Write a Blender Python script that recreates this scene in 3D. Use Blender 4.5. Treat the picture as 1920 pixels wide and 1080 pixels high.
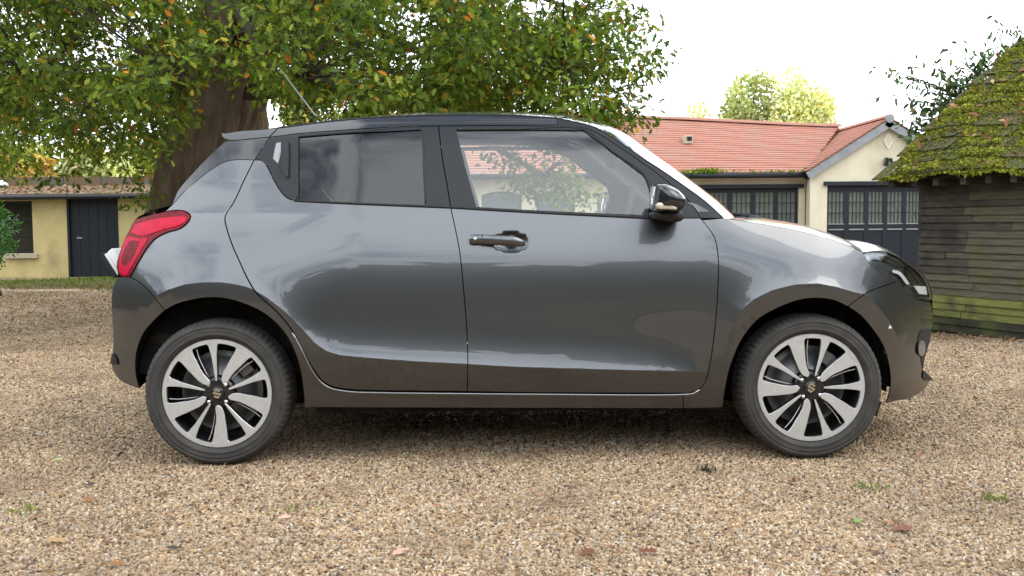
import bpy, bmesh, math, random
import numpy as np
from mathutils import Vector, Matrix
from mathutils.geometry import delaunay_2d_cdt
random.seed(7); rng = np.random.default_rng(11)
R = math.radians
for o in list(bpy.data.objects): bpy.data.objects.remove(o, do_unlink=True)
SC = bpy.context.scene
COL = SC.collection

# ------------------------------------------------------------------ camera
FPX = 1890.0                      # focal length in pixels of a 1920 px wide picture
PITCH, ROLL, CAMZ = 3.7, 0.4, 1.0
_p, _r = R(PITCH), R(ROLL)
_F = np.array([0, math.cos(_p), -math.sin(_p)]); _R0 = np.array([1., 0, 0]); _U0 = np.array([0, math.sin(_p), math.cos(_p)])
_Rt = _R0*math.cos(_r) - _U0*math.sin(_r); _Up = _U0*math.cos(_r) + _R0*math.sin(_r)
cd = bpy.data.cameras.new('camera'); cam = bpy.data.objects.new('camera', cd); COL.objects.link(cam)
cd.sensor_width = 36; cd.lens = 36*FPX/1920; cd.clip_end = 2000; cd.clip_start = 0.05
cam.matrix_world = Matrix(((_Rt[0], _Up[0], -_F[0], 0), (_Rt[1], _Up[1], -_F[1], 0), (_Rt[2], _Up[2], -_F[2], CAMZ), (0, 0, 0, 1)))
SC.camera = cam
CAM = np.array([0, 0, CAMZ])
def ray(x, y):
    return _F + _Rt*((x-960)/FPX) + _Up*((540-y)/FPX)
def at(x, y, D):
    """point on the ground plan distance D (world y) seen at that spot of the picture"""
    d = ray(x, y); return CAM + d*(D/d[1])

# ------------------------------------------------------------------ light
SUN_EL, SUN_AZ = 46, 122          # azimuth from +y clockwise
w = bpy.data.worlds.new('World'); SC.world = w; w.use_nodes = True
nt = w.node_tree; nt.nodes.clear()
def wn(t, **k):
    n = nt.nodes.new(t)
    for a, b in k.items(): setattr(n, a, b)
    return n
sky = wn('ShaderNodeTexSky', sky_type='NISHITA', sun_disc=False)
sky.sun_elevation = R(SUN_EL); sky.sun_rotation = R(SUN_AZ); sky.air_density = 1.0; sky.dust_density = 1.5
bg1 = wn('ShaderNodeBackground'); bg1.inputs[1].default_value = 0.14
nt.links.new(sky.outputs[0], bg1.inputs[0])
bg2 = wn('ShaderNodeBackground'); bg2.inputs[0].default_value = (0.89, 0.945, 1.0, 1); bg2.inputs[1].default_value = 2.45
tc = wn('ShaderNodeTexCoord'); sep = wn('ShaderNodeSeparateXYZ'); nt.links.new(tc.outputs['Generated'], sep.inputs[0])
# clouds on a flat layer: direction divided by its height
mx = wn('ShaderNodeMath', operation='MAXIMUM'); nt.links.new(sep.outputs[2], mx.inputs[0]); mx.inputs[1].default_value = 0.06
ad = wn('ShaderNodeMath', operation='ADD'); nt.links.new(mx.outputs[0], ad.inputs[0]); ad.inputs[1].default_value = 0.12
dv = wn('ShaderNodeVectorMath', operation='DIVIDE'); nt.links.new(tc.outputs['Generated'], dv.inputs[0])
cmb = wn('ShaderNodeCombineXYZ')
for i in range(3): nt.links.new(ad.outputs[0], cmb.inputs[i])
nt.links.new(cmb.outputs[0], dv.inputs[1])
nz = wn('ShaderNodeTexNoise'); nz.inputs['Scale'].default_value = 1.7; nz.inputs['Detail'].default_value = 7; nz.inputs['Roughness'].default_value = 0.55
nt.links.new(dv.outputs[0], nz.inputs['Vector'])
mr = wn('ShaderNodeMapRange', interpolation_type='SMOOTHSTEP'); nt.links.new(nz.outputs[0], mr.inputs[0])
mr.inputs[1].default_value = 0.34; mr.inputs[2].default_value = 0.52
hz = wn('ShaderNodeMapRange', interpolation_type='SMOOTHSTEP'); nt.links.new(sep.outputs[2], hz.inputs[0])
hz.inputs[1].default_value = 0.16; hz.inputs[2].default_value = 0.42; hz.inputs[3].default_value = 1.0; hz.inputs[4].default_value = 0.0
mxx = wn('ShaderNodeMath', operation='MAXIMUM'); nt.links.new(mr.outputs[0], mxx.inputs[0]); nt.links.new(hz.outputs[0], mxx.inputs[1])
mixs = wn('ShaderNodeMixShader'); nt.links.new(mxx.outputs[0], mixs.inputs[0]); nt.links.new(bg1.outputs[0], mixs.inputs[1]); nt.links.new(bg2.outputs[0], mixs.inputs[2])
wo = wn('ShaderNodeOutputWorld'); nt.links.new(mixs.outputs[0], wo.inputs[0])
ld = bpy.data.lights.new('sun', 'SUN'); ld.energy = 0.8; ld.angle = R(32); ld.color = (1, 0.95, 0.86)
sun = bpy.data.objects.new('sun', ld); COL.objects.link(sun)
_sd = Vector((math.sin(R(SUN_AZ))*math.cos(R(SUN_EL)), math.cos(R(SUN_AZ))*math.cos(R(SUN_EL)), math.sin(R(SUN_EL))))
sun.rotation_euler = _sd.to_track_quat('Z', 'Y').to_euler(); sun.location = (8, -12, 20)
vs = SC.view_settings; vs.view_transform = 'Standard'; vs.look = 'None'; vs.gamma = 1; vs.use_curve_mapping = False; vs.exposure = 0.5
SC.render.engine = 'CYCLES'
SC.cycles.max_bounces = 8; SC.cycles.transparent_max_bounces = 24

# ------------------------------------------------------------------ helpers
def tag(o, label=None, cat=None, group=None, kind=None):
    if label: o['label'] = label
    if cat: o['category'] = cat
    if group: o['group'] = group
    if kind: o['kind'] = kind
    return o
def empty(name, loc=(0, 0, 0), rz=0, parent=None):
    o = bpy.data.objects.new(name, None); COL.objects.link(o); o.location = loc; o.rotation_euler = (0, 0, rz); o.empty_display_size = 0.2
    if parent: o.parent = parent
    return o
def link(name, me, mat=None, parent=None):
    o = bpy.data.objects.new(name, me); COL.objects.link(o)
    if mat is not None and len(me.materials) == 0: me.materials.append(mat)
    if parent is not None: o.parent = parent
    return o
def pydata(name, v, f, mat=None, parent=None, smooth=False, normals=None, mats=None, fm=None):
    me = bpy.data.meshes.new(name); me.from_pydata([tuple(map(float, p)) for p in v], [], f); me.update()
    if smooth: me.polygons.foreach_set('use_smooth', [True]*len(me.polygons))
    if mats:
        for m in mats: me.materials.append(m)
        me.polygons.foreach_set('material_index', fm)
    if normals is not None: me.normals_split_custom_set_from_vertices([tuple(map(float, n)) for n in normals])
    return link(name, me, mat, parent)
def fast_mesh(name, V, F, mat=None, parent=None, col=None, smooth=False):
    """V (n,3); F (m,k) all faces of k corners"""
    V = np.asarray(V, dtype=np.float32); F = np.asarray(F, dtype=np.int32); m, k = F.shape
    me = bpy.data.meshes.new(name); me.vertices.add(len(V)); me.vertices.foreach_set('co', V.ravel())
    me.loops.add(m*k); me.loops.foreach_set('vertex_index', F.ravel())
    me.polygons.add(m); me.polygons.foreach_set('loop_start', np.arange(m, dtype=np.int32)*k); me.polygons.foreach_set('loop_total', np.full(m, k, dtype=np.int32))
    if smooth: me.polygons.foreach_set('use_smooth', np.ones(m, dtype=bool))
    me.update(calc_edges=True)
    if col is not None:
        a = me.color_attributes.new('Col', 'FLOAT_COLOR', 'POINT')
        c = np.ones((len(V), 4), dtype=np.float32); c[:, :3] = col; a.data.foreach_set('color', c.ravel())
    me.validate()
    return link(name, me, mat, parent)
class MB:
    """collects boxes, bars and tubes into one mesh"""
    def __init__(s): s.v = []; s.f = []
    def box(s, x0, x1, y0, y1, z0, z1):
        n = len(s.v)
        s.v += [(x, y, z) for x in (x0, x1) for y in (y0, y1) for z in (z0, z1)]
        s.f += [tuple(n+i for i in q) for q in ((0, 1, 3, 2), (4, 6, 7, 5), (0, 4, 5, 1), (2, 3, 7, 6), (0, 2, 6, 4), (1, 5, 7, 3))]; return s
    def obox(s, o, ax, ay, az, sx, sy, sz):
        """oriented box: corner o, unit axes, sizes"""
        n = len(s.v); o = Vector(o); ax, ay, az = Vector(ax)*sx, Vector(ay)*sy, Vector(az)*sz
        s.v += [tuple(o+ax*i+ay*j+az*k) for i in (0, 1) for j in (0, 1) for k in (0, 1)]
        s.f += [tuple(n+i for i in q) for q in ((0, 1, 3, 2), (4, 6, 7, 5), (0, 4, 5, 1), (2, 3, 7, 6), (0, 2, 6, 4), (1, 5, 7, 3))]; return s
    def quad(s, *p):
        n = len(s.v); s.v += [tuple(q) for q in p]; s.f.append(tuple(range(n, n+len(p)))); return s
    def tube(s, pts, r, k=8, cap=True):
        pts = [Vector(p) for p in pts]; rs = r if hasattr(r, '__len__') else [r]*len(pts); n0 = len(s.v); ref = None
        for i, p in enumerate(pts):
            t = (pts[min(i+1, len(pts)-1)]-pts[max(i-1, 0)]).normalized()
            if ref is None: ref = t.orthogonal().normalized()
            ref = (ref - t*ref.dot(t)).normalized(); b = t.cross(ref)
            s.v += [tuple(p+(ref*math.cos(2*math.pi*j/k)+b*math.sin(2*math.pi*j/k))*rs[i]) for j in range(k)]
        for i in range(len(pts)-1):
            for j in range(k):
                a = n0+i*k+j; b2 = n0+i*k+(j+1) % k; s.f.append((a, b2, b2+k, a+k))
        if cap:
            s.f.append(tuple(n0+j for j in reversed(range(k)))); s.f.append(tuple(n0+(len(pts)-1)*k+j for j in range(k)))
        return s
    def build(s, name, mat, parent=None, smooth=False, bevel=0.0):
        o = pydata(name, s.v, s.f, mat, parent, smooth)
        if bevel:
            bm = bmesh.new(); bm.from_mesh(o.data); bmesh.ops.remove_doubles(bm, verts=bm.verts, dist=1e-5)
            bmesh.ops.bevel(bm, geom=list(bm.edges), offset=bevel, segments=2, affect='EDGES', profile=0.5, clamp_overlap=True); bm.to_mesh(o.data); bm.free()
        return o
# ---- materials
def lin(r, g, b):
    f = lambda c: (c/255/12.92) if c/255 <= .04045 else ((c/255+.055)/1.055)**2.4
    return (f(r), f(g), f(b))
def pmat(name, base, rough=0.6, metal=0.0, coat=0.0, coat_rough=0.03, spec=0.5, trans=0.0, emit=None):
    m = bpy.data.materials.new(name); m.use_nodes = True; b = m.node_tree.nodes['Principled BSDF']
    b.inputs['Base Color'].default_value = (*base, 1); b.inputs['Roughness'].default_value = rough; b.inputs['Metallic'].default_value = metal
    b.inputs['Coat Weight'].default_value = coat; b.inputs['Coat Roughness'].default_value = coat_rough; b.inputs['Specular IOR Level'].default_value = spec
    b.inputs['Transmission Weight'].default_value = trans
    return m
def nmat(name, ca, cb, scale=5.0, rough=0.8, bump=0.0, bscale=None, cc=None, cscale=1.0, cthr=(0.5, 0.65), stretch=None, detail=6, coat=0.0, spec=0.3, coord='Object', bdist=0.01):
    """two colours mixed by noise, an optional third in large patches, and fine relief"""
    m = pmat(name, ca, rough, coat=coat, spec=spec); t = m.node_tree; N = t.nodes; L = t.links; b = N['Principled BSDF']
    co = N.new('ShaderNodeTexCoord'); src = co.outputs[coord]
    if stretch:
        mp = N.new('ShaderNodeMapping'); mp.inputs['Scale'].default_value = stretch; L.new(src, mp.inputs[0]); src = mp.outputs[0]
    n1 = N.new('ShaderNodeTexNoise'); n1.inputs['Scale'].default_value = scale; n1.inputs['Detail'].default_value = detail; L.new(src, n1.inputs['Vector'])
    rp = N.new('ShaderNodeMapRange'); rp.inputs[1].default_value = 0.35; rp.inputs[2].default_value = 0.65; L.new(n1.outputs[0], rp.inputs[0])
    mx = N.new('ShaderNodeMix'); mx.data_type = 'RGBA'; mx.inputs[6].default_value = (*ca, 1); mx.inputs[7].default_value = (*cb, 1); L.new(rp.outputs[0], mx.inputs[0])
    out = mx.outputs[2]
    if cc is not None:
        n2 = N.new('ShaderNodeTexNoise'); n2.inputs['Scale'].default_value = cscale; n2.inputs['Detail'].default_value = 5; L.new(co.outputs[coord], n2.inputs['Vector'])
        r2 = N.new('ShaderNodeMapRange'); r2.inputs[1].default_value = cthr[0]; r2.inputs[2].default_value = cthr[1]; L.new(n2.outputs[0], r2.inputs[0])
        m2 = N.new('ShaderNodeMix'); m2.data_type = 'RGBA'; L.new(r2.outputs[0], m2.inputs[0]); L.new(out, m2.inputs[6]); m2.inputs[7].default_value = (*cc, 1); out = m2.outputs[2]
    L.new(out, b.inputs['Base Color'])
    if bump:
        n3 = N.new('ShaderNodeTexNoise'); n3.inputs['Scale'].default_value = bscale or scale*3; n3.inputs['Detail'].default_value = 6; L.new(src, n3.inputs['Vector'])
        bp = N.new('ShaderNodeBump'); bp.inputs['Strength'].default_value = bump; bp.inputs['Distance'].default_value = bdist; L.new(n3.outputs[0], bp.inputs['Height']); L.new(bp.outputs[0], b.inputs['Normal'])
    return m
def leafmat(name, trans=0.35, rough=0.6, spec=0.18):
    """leaf: colour from the leaf's own attribute, lets light through"""
    m = bpy.data.materials.new(name); m.use_nodes = True; t = m.node_tree; N = t.nodes; L = t.links; b = N['Principled BSDF']
    a = N.new('ShaderNodeAttribute'); a.attribute_name = 'Col'; b.inputs['Roughness'].default_value = rough; b.inputs['Specular IOR Level'].default_value = spec
    L.new(a.outputs['Color'], b.inputs['Base Color'])
    tr = N.new('ShaderNodeBsdfTranslucent'); hs = N.new('ShaderNodeMix'); hs.data_type = 'RGBA'; hs.blend_type = 'MULTIPLY'; hs.inputs[0].default_value = 1
    hs.inputs[7].default_value = (1.5, 1.7, 0.6, 1); L.new(a.outputs['Color'], hs.inputs[6]); L.new(hs.outputs[2], tr.inputs[0])
    ms = N.new('ShaderNodeMixShader'); ms.inputs[0].default_value = trans; L.new(b.outputs[0], ms.inputs[1]); L.new(tr.outputs[0], ms.inputs[2]); L.new(ms.outputs[0], N['Material Output'].inputs[0])
    return m
def glassmat(name, tint=(0.9, 0.95, 0.93), refl=1.0, rough=0.0):
    """thin pane: see-through tinted, mirror by Fresnel"""
    m = bpy.data.materials.new(name); m.use_nodes = True; t = m.node_tree; N = t.nodes; L = t.links; N.remove(N['Principled BSDF'])
    tr = N.new('ShaderNodeBsdfTransparent'); tr.inputs[0].default_value = (*tint, 1); g = N.new('ShaderNodeBsdfGlossy'); g.inputs['Roughness'].default_value = rough
    fr = N.new('ShaderNodeFresnel'); fr.inputs[0].default_value = 1.52; mu = N.new('ShaderNodeMath'); mu.operation = 'MULTIPLY'; mu.use_clamp = True; mu.inputs[1].default_value = refl; L.new(fr.outputs[0], mu.inputs[0])
    ms = N.new('ShaderNodeMixShader'); L.new(mu.outputs[0], ms.inputs[0]); L.new(tr.outputs[0], ms.inputs[1]); L.new(g.outputs[0], ms.inputs[2]); L.new(ms.outputs[0], N['Material Output'].inputs[0])
    return m
def smooth(a, b, x):
    t = np.clip((np.asarray(x, dtype=float)-a)/(b-a), 0, 1); return t*t*(3-2*t)
# ================================================================== the car
paint = nmat('graphite_metallic_paint', (0.096, 0.100, 0.106), (0.105, 0.109, 0.116), 900, 0.38, coat=1.0, spec=0.5)
_b = paint.node_tree.nodes['Principled BSDF']; _b.inputs["Metallic"].default_value = 1.0; _b.inputs['Coat Roughness'].default_value = 0.02
black_gloss = nmat('black_gloss_paint', (0.010, 0.011, 0.013), (0.013, 0.014, 0.016), 300, 0.25, coat=1.0)
trim_black = nmat('pillar_film_black', (0.014, 0.016, 0.019), (0.019, 0.021, 0.024), 200, 0.4, coat=0.12, spec=0.2)
trim_black.node_tree.nodes['Principled BSDF'].inputs['Coat Roughness'].default_value = 0.15
rubber = nmat('black_rubber_seal', (0.012, 0.012, 0.012), (0.02, 0.02, 0.02), 60, 0.6)
plastic_dark = nmat('dark_plastic', (0.02, 0.02, 0.021), (0.03, 0.03, 0.03), 80, 0.55, bump=0.1, bscale=400)
tyre_m = nmat('tyre_rubber', (0.040, 0.038, 0.036), (0.058, 0.054, 0.050), 14, 0.82, bump=0.25, bscale=160, cc=(0.085, 0.075, 0.062), cscale=5, cthr=(0.55, 0.8), bdist=0.002)
alloy = nmat('machined_alloy', (0.62, 0.63, 0.63), (0.68, 0.69, 0.69), 40, 0.35, spec=0.5)
alloy.node_tree.nodes['Principled BSDF'].inputs['Metallic'].default_value = 0.6
wheel_black = nmat('wheel_gloss_black', (0.012, 0.012, 0.013), (0.018, 0.018, 0.019), 50, 0.3, coat=0.6)
steel = pmat('brake_steel', (0.20, 0.20, 0.20), 0.45, 0.7)
chrome = pmat('chrome', (0.82, 0.82, 0.83), 0.08, 1.0)
liner_m = nmat('arch_liner', (0.008, 0.008, 0.008), (0.02, 0.018, 0.016), 20, 0.9, bump=0.3, cc=(0.07, 0.055, 0.04), cscale=9, cthr=(0.56, 0.75))
glass_clear = glassmat('side_glass', (0.96, 0.99, 0.975), 2.5)
glass_screen = glassmat('windscreen_glass', (0.85, 0.93, 0.91), 2.6)
glass_dark = glassmat('privacy_glass', (0.04, 0.045, 0.05), 1.55, .03)
glass_lamp = glassmat('lamp_lens', (0.97, 0.98, 0.98), .8)
cabin_grey = nmat('headliner_cloth', (0.42, 0.42, 0.40), (0.48, 0.48, 0.46), 90, 0.9)
cabin_dark = nmat('cabin_cloth', (0.03, 0.03, 0.032), (0.05, 0.05, 0.052), 120, 0.9, bump=0.2)
red_lens = nmat('red_lamp_plastic', (0.40, 0.0015, 0.022), (0.48, 0.003, 0.036), 30, 0.3, coat=0.0, spec=0.12)
red_dark = nmat('deep_red_lamp_plastic', (0.08, 0.001, 0.004), (0.20, 0.0015, 0.009), 60, 0.3, coat=0.0, spec=0.12, bump=0.3, bscale=120, bdist=0.004)
white_plate = nmat('white_plate', (0.78, 0.78, 0.77), (0.72, 0.72, 0.70), 8, 0.5)

sill_m = pmat('sill_glint_paint', (.22, .225, .235), .25, .85, coat=1.0)  # paler than the body paint, so the sill's sky glint is partly colour
W = 1.69; HUBS = 0.05; WR = 0.305
_h = []
for x, y in ((407, 738), (1521, 727)):
    d = ray(x, y); _h.append(CAM + d*((WR-CAMZ)/d[2]))
YAW = math.atan2(_h[1][1]-_h[0][1], _h[1][0]-_h[0][0]); WB = float(np.hypot(*(_h[1]-_h[0])[:2]))
_ax = np.array([math.cos(YAW), math.sin(YAW), 0]); _ay = np.array([-math.sin(YAW), math.cos(YAW), 0])
ROOT = (_h[0]+_h[1])/2 - _ay*HUBS; ROOT[2] = 0
CL = np.array([(CAM-ROOT)@_ax, (CAM-ROOT)@_ay, CAMZ])
car = empty('parked_car', tuple(ROOT), YAW)
tag(car, 'dark grey metallic five door hatchback with black roof parked side on across the gravel', 'car')

def rl(px):
    px = np.asarray(px, dtype=float); d = _F[None] + np.outer((px[:, 0]-960)/FPX, _Rt) + np.outer((540-px[:, 1])/FPX, _Up)
    return np.stack([d@_ax, d@_ay, d[:, 2]], 1)
def local(px, s):
    """points of the picture at lateral depth s in the car's own frame"""
    d = rl(px); t = (np.asarray(s)-CL[1])/d[:, 1]; return CL[None]+d*t[:, None]
def px2uz(px, sf):
    s = np.zeros(len(px))
    for _ in range(25):
        p = local(px, s); s = 0.5*s+0.5*sf(p[:, 0], p[:, 2])
    p = local(px, s); return p[:, [0, 2]]
# --- lateral section of the body side: tilt of the surface (degrees, + looks up) against height
_tz = [-.2, .18, .24, .32, .40, .47, .55, .65, .74, .80, .84, .87, .90, .95, 1.0, 1.04, 1.07, 1.15, 1.25, 1.36, 1.40, 1.43, 1.46, 1.49, 1.7]
_ta = [-20, -20, -14, -8, -3, 0, -1, 0, 2.5, 5.5, 9, 12.5, 15.5, 18, 21, 24, 24, 24, 25, 28, 33, 40, 50, 58, 60]
_gz = np.linspace(-.2, 1.7, 1901); _ga = np.tan(np.radians(np.interp(_gz, _tz, _ta))); _gs = np.concatenate([[0], np.cumsum((_ga[1:]+_ga[:-1])/2*(_gz[1]-_gz[0]))])
_gs -= _gs.min()
def s_base(u, z):
    u = np.asarray(u, float); z = np.asarray(z, float)
    s = np.interp(z, _gz, _gs)
    f = np.clip((u-1.05)/.85, 0, 3); r = np.clip((-1.0-u)/.80, 0, 3)
    s = s + .42*f**2.6 + .28*r**2.4
    wr = smooth(-.62, -1.15, u); wf = smooth(.75, 1.25, u)
    zz = np.clip(z-.60, 0, .45)
    s = s + (wr*.95+wf*.62)*.5*zz**2
    s = s + .035*np.clip((-u-.3)/1.2, 0, 1.4)**2*smooth(1.03, 1.2, z)       # cabin narrows to the back
    return s
def poly_crease(px, amp):
    p = px2uz(px, s_base); return p[:-1], p[1:]-p[:-1], np.asarray(amp, float)
CR = []
CR.append(poly_crease([(268, 590), (297, 553), (320, 542), (350, 532), (383, 528), (417, 528), (450, 533), (473, 540), (500, 556), (530, 580), (552, 601), (571, 620), (588, 639), (612, 656), (636, 664), (684, 669), (780, 676), (875, 681), (960, 686), (1060, 689), (1152, 692), (1230, 694), (1295, 696), (1335, 697)],
              [0, .012, .018, .020, .021, .021, .020, .018, .015, .012, .012, .014, .019, .024, .028, .030, .031, .031, .031, .030, .027, .021, .011, 0]))
CR.append(poly_crease([(1352, 690), (1362, 640), (1374, 604), (1390, 580), (1413, 560), (1447, 543), (1487, 533), (1530, 531), (1563, 537), (1600, 548), (1620, 553), (1643, 573), (1663, 597), (1680, 627), (1690, 653), (1697, 690)],
              [0, .005, .010, .014, .017, .020, .021, .021, .021, .020, .018, .015, .012, .009, .005, 0]))
def crease(u, z):
    out = np.zeros_like(u)
    for k, (a, v, amp) in enumerate(CR):
        P = np.stack([u, z], 1)[:, None, :]-a[None]; L2 = (v**2).sum(1)
        t = np.clip((P*v[None]).sum(2)/L2, 0, 1); Q = P-t[..., None]*v[None]; d2 = (Q**2).sum(2); j = d2.argmin(1); ii = np.arange(len(u))
        d = np.sqrt(d2[ii, j]); tj = t[ii, j]; A = amp[j]*(1-tj)+amp[j+1]*tj
        cr = v[j, 0]*P[ii, j, 1]-v[j, 1]*P[ii, j, 0]
        DD = np.sqrt(d2); AA = amp[:-1][None]*(1-t)+amp[1:][None]*t; LL = np.clip(.05+(AA-.018)*2.6, .05, .084) if k == 0 else np.full_like(AA, .055)
        Wt = np.exp(-(DD-d[:, None])/np.clip(.10*d[:, None]+.004, .004, .05))*np.sqrt(L2)[None]; up_s = (Wt*AA*np.exp(-d[:, None]/LL)).sum(1)/Wt.sum(1)
        out += np.where(cr >= 0, -up_s, -A*(1-np.clip(d/.16, 0, 1)))
    return out
HND = px2uz([(958, 454)], s_base)[0]
def s_body(u, z):
    s = s_base(u, z)+crease(np.asarray(u, float), np.asarray(z, float))
    q = ((u-HND[0])/.078)**2+((z-HND[1])/.043)**2
    return s + .020*(1-smooth(.35, 1.0, q))
def catmull(P, step):
    P = np.asarray(P, float)
    if len(P) == 2:
        n = max(1, int(np.linalg.norm(P[1]-P[0])/step)); return P[0]+np.outer(np.linspace(0, 1, n+1), P[1]-P[0])
    Q = np.vstack([2*P[0]-P[1], P, 2*P[-1]-P[-2]]); out = []
    for i in range(1, len(Q)-2):
        p0, p1, p2, p3 = Q[i-1:i+3]; n = max(1, int(np.linalg.norm(p2-p1)/step))
        d0, d1, d2 = [max(1e-6, np.linalg.norm(b-a)**.5) for a, b in ((p0, p1), (p1, p2), (p2, p3))]
        m1 = ((p1-p0)/d0-(p2-p0)/(d0+d1)+(p2-p1)/d1)*d1; m2 = ((p2-p1)/d1-(p3-p1)/(d1+d2)+(p3-p2)/d2)*d1
        for t in np.arange(n)/n:
            out.append((2*t**3-3*t**2+1)*p1+(t**3-2*t**2+t)*m1+(-2*t**3+3*t**2)*p2+(t**3-t**2)*m2)
    out.append(P[-1]); return np.array(out)
def outline(segs, sf, step=.01):
    """segs: curves of picture points, smooth inside, corners between"""
    out = []
    for g in segs:
        c = catmull(px2uz(g, sf), step); out.append(c[:-1] if np.linalg.norm(c[-1]-c[0]) > 1e-9 else c)
    P = np.vstack(out); keep = [0]
    for i in range(1, len(P)):
        if np.linalg.norm(P[i]-P[keep[-1]]) > .0022: keep.append(i)
    P = P[keep]
    if np.linalg.norm(P[0]-P[-1]) < .0022: P = P[:-1]
    A = .5*np.sum(P[:, 0]*np.roll(P[:, 1], -1)-np.roll(P[:, 0], -1)*P[:, 1])
    return P if A > 0 else P[::-1]
def inset(P, g):
    a = np.roll(P, 1, 0); b = np.roll(P, -1, 0); e1 = P-a; e2 = b-P
    n1 = np.stack([-e1[:, 1], e1[:, 0]], 1); n1 /= np.linalg.norm(n1, axis=1)[:, None]+1e-9
    n2 = np.stack([-e2[:, 1], e2[:, 0]], 1); n2 /= np.linalg.norm(n2, axis=1)[:, None]+1e-9
    n = n1+n2; l = np.linalg.norm(n, axis=1)[:, None]+1e-9; n /= l; c = np.clip((n*n1).sum(1), .5, 1)
    return P+n*(g/c)[:, None], n
def inside(P, X):
    x, y = X[:, 0], X[:, 1]; r = np.zeros(len(X), bool); n = len(P)
    for i in range(n):
        a, b = P[i], P[(i+1) % n]
        if a[1] == b[1]: continue
        c = (a[1] > y) != (b[1] > y); r ^= c & (x < (b[0]-a[0])*(y-a[1])/(b[1]-a[1])+a[0])
    return r
def seg_dist(P, X):
    Q = np.roll(P, -1, 0); d = np.full(len(X), 9.)
    for a, b in zip(P, Q):
        v = b-a; t = np.clip(((X-a)@v)/(v@v+1e-12), 0, 1); d = np.minimum(d, np.linalg.norm(X-a-t[:, None]*v, axis=1))
    return d
MIRRORS = []
def panel(name, segs, mat, off=0.0, gap=.0020, flange=.022, res=.0125, sf=None, parent=None, mirror=True, holes=(), label=None):
    sf = sf or s_body
    P = segs if isinstance(segs, np.ndarray) else outline(segs, s_body); P, nin = inset(P, gap)
    g = np.stack(np.meshgrid(np.arange(P[:, 0].min(), P[:, 0].max(), res), np.arange(P[:, 1].min(), P[:, 1].max(), res)), -1).reshape(-1, 2)
    g[:, 0] += (np.round(g[:, 1]/res).astype(int) % 2)*res*.5
    extra = []
    for a, v, amp in CR:
        poly = np.vstack([a, a[-1]+v[-1]]); c = catmull(poly, .008); t = np.gradient(c, axis=0); nn = np.stack([-t[:, 1], t[:, 0]], 1); nn /= np.linalg.norm(nn, axis=1)[:, None]
        extra += [c+nn*.003, c-nn*.003, c]
    E = np.vstack(extra); X = np.vstack([g, E]); near = np.concatenate([np.ones(len(g), bool), np.zeros(len(E), bool)])
    kp = inside(P, X); X = X[kp]; near = near[kp]
    if len(X):
        d = seg_dist(P, X); kp = d > np.where(near, res*.45, .002); X = X[kp]
    n = len(P); co = [Vector(p) for p in np.vstack([P, X])] if len(X) else [Vector(p) for p in P]
    v2, e2, f2, *_ = delaunay_2d_cdt(co, [], [list(range(n))], 1, 1e-6)
    UZ = np.array([[p.x, p.y] for p in v2])
    S = sf(UZ[:, 0], UZ[:, 1])+off; h = .0015
    du = (sf(UZ[:, 0]+h, UZ[:, 1])-sf(UZ[:, 0]-h, UZ[:, 1]))/(2*h); dz = (sf(UZ[:, 0], UZ[:, 1]+h)-sf(UZ[:, 0], UZ[:, 1]-h))/(2*h)
    N = np.stack([du, -np.ones_like(du), dz], 1); N /= np.linalg.norm(N, axis=1)[:, None]
    V = np.stack([UZ[:, 0], S, UZ[:, 1]], 1); F = []
    for f in f2:
        a, b, c = UZ[f[0]], UZ[f[1]], UZ[f[2]]
        ar = (b[0]-a[0])*(c[1]-a[1])-(b[1]-a[1])*(c[0]-a[0])
        if abs(ar) < 1e-12: continue
        F.append(tuple(f) if ar > 0 else tuple(reversed(f)))
    # face normal of (u,z) ccw polygon in (u,s,z): (du x dz) -> -s side, towards the outside
    if flange:
        sp = sf(P[:, 0], P[:, 1])+off; k0 = len(V)
        rim = np.stack([P[:, 0], sp, P[:, 1]], 1); Pi = P+nin*.004; back = np.stack([Pi[:, 0], sp+flange, Pi[:, 1]], 1)
        fn = np.stack([-nin[:, 0], np.zeros(n), -nin[:, 1]], 1); V = np.vstack([V, rim, back]); N = np.vstack([N, fn, fn])
        for i in range(n):
            j = (i+1) % n; F.append((k0+i, k0+n+i, k0+n+j, k0+j))
    o = pydata(name, V, F, mat, parent or car, True, N)
    if label: o['label'] = label
    if mirror:
        V2 = V.copy(); V2[:, 1] = W-V2[:, 1]; N2 = N.copy(); N2[:, 1] *= -1
        o2 = pydata(name, V2, [tuple(reversed(f)) for f in F], mat, parent or car, True, N2)
        MIRRORS.append(o2); o.__dict__ if False else None
        return o, o2
    return o, None
def loft(name, E, H, B, mat, k=2.0, nt_=28, parent=None, ny=1, ofs=0.0, kz=None):
    """surface from the near edge E (n,3) across to its mirror; crown H, bow B (per point)"""
    E = np.asarray(E, float); n = len(E); H = np.broadcast_to(H, n); B = np.broadcast_to(B, n); V = []; kz = kz or k
    tt = (1-np.cos(np.linspace(0, math.pi, nt_+1)))/2
    for i in range(n):
        for t in tt:
            c = 1-abs(2*t-1)**k; cz = 1-abs(2*t-1)**kz
            V.append((E[i, 0]+B[i]*c, E[i, 1]+(W-2*E[i, 1])*t, E[i, 2]+H[i]*cz+ofs))
    F = [(i*(nt_+1)+j, (i+1)*(nt_+1)+j, (i+1)*(nt_+1)+j+1, i*(nt_+1)+j+1) for i in range(n-1) for j in range(nt_)]
    return pydata(name, V, F, mat, parent or car, True)
def edge3(px, sf=None, step=.03, off=0.0):
    sf = sf or s_body; c = catmull(px2uz(px, sf), step); return np.stack([c[:, 0], sf(c[:, 0], c[:, 1])+off, c[:, 1]], 1)

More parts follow.
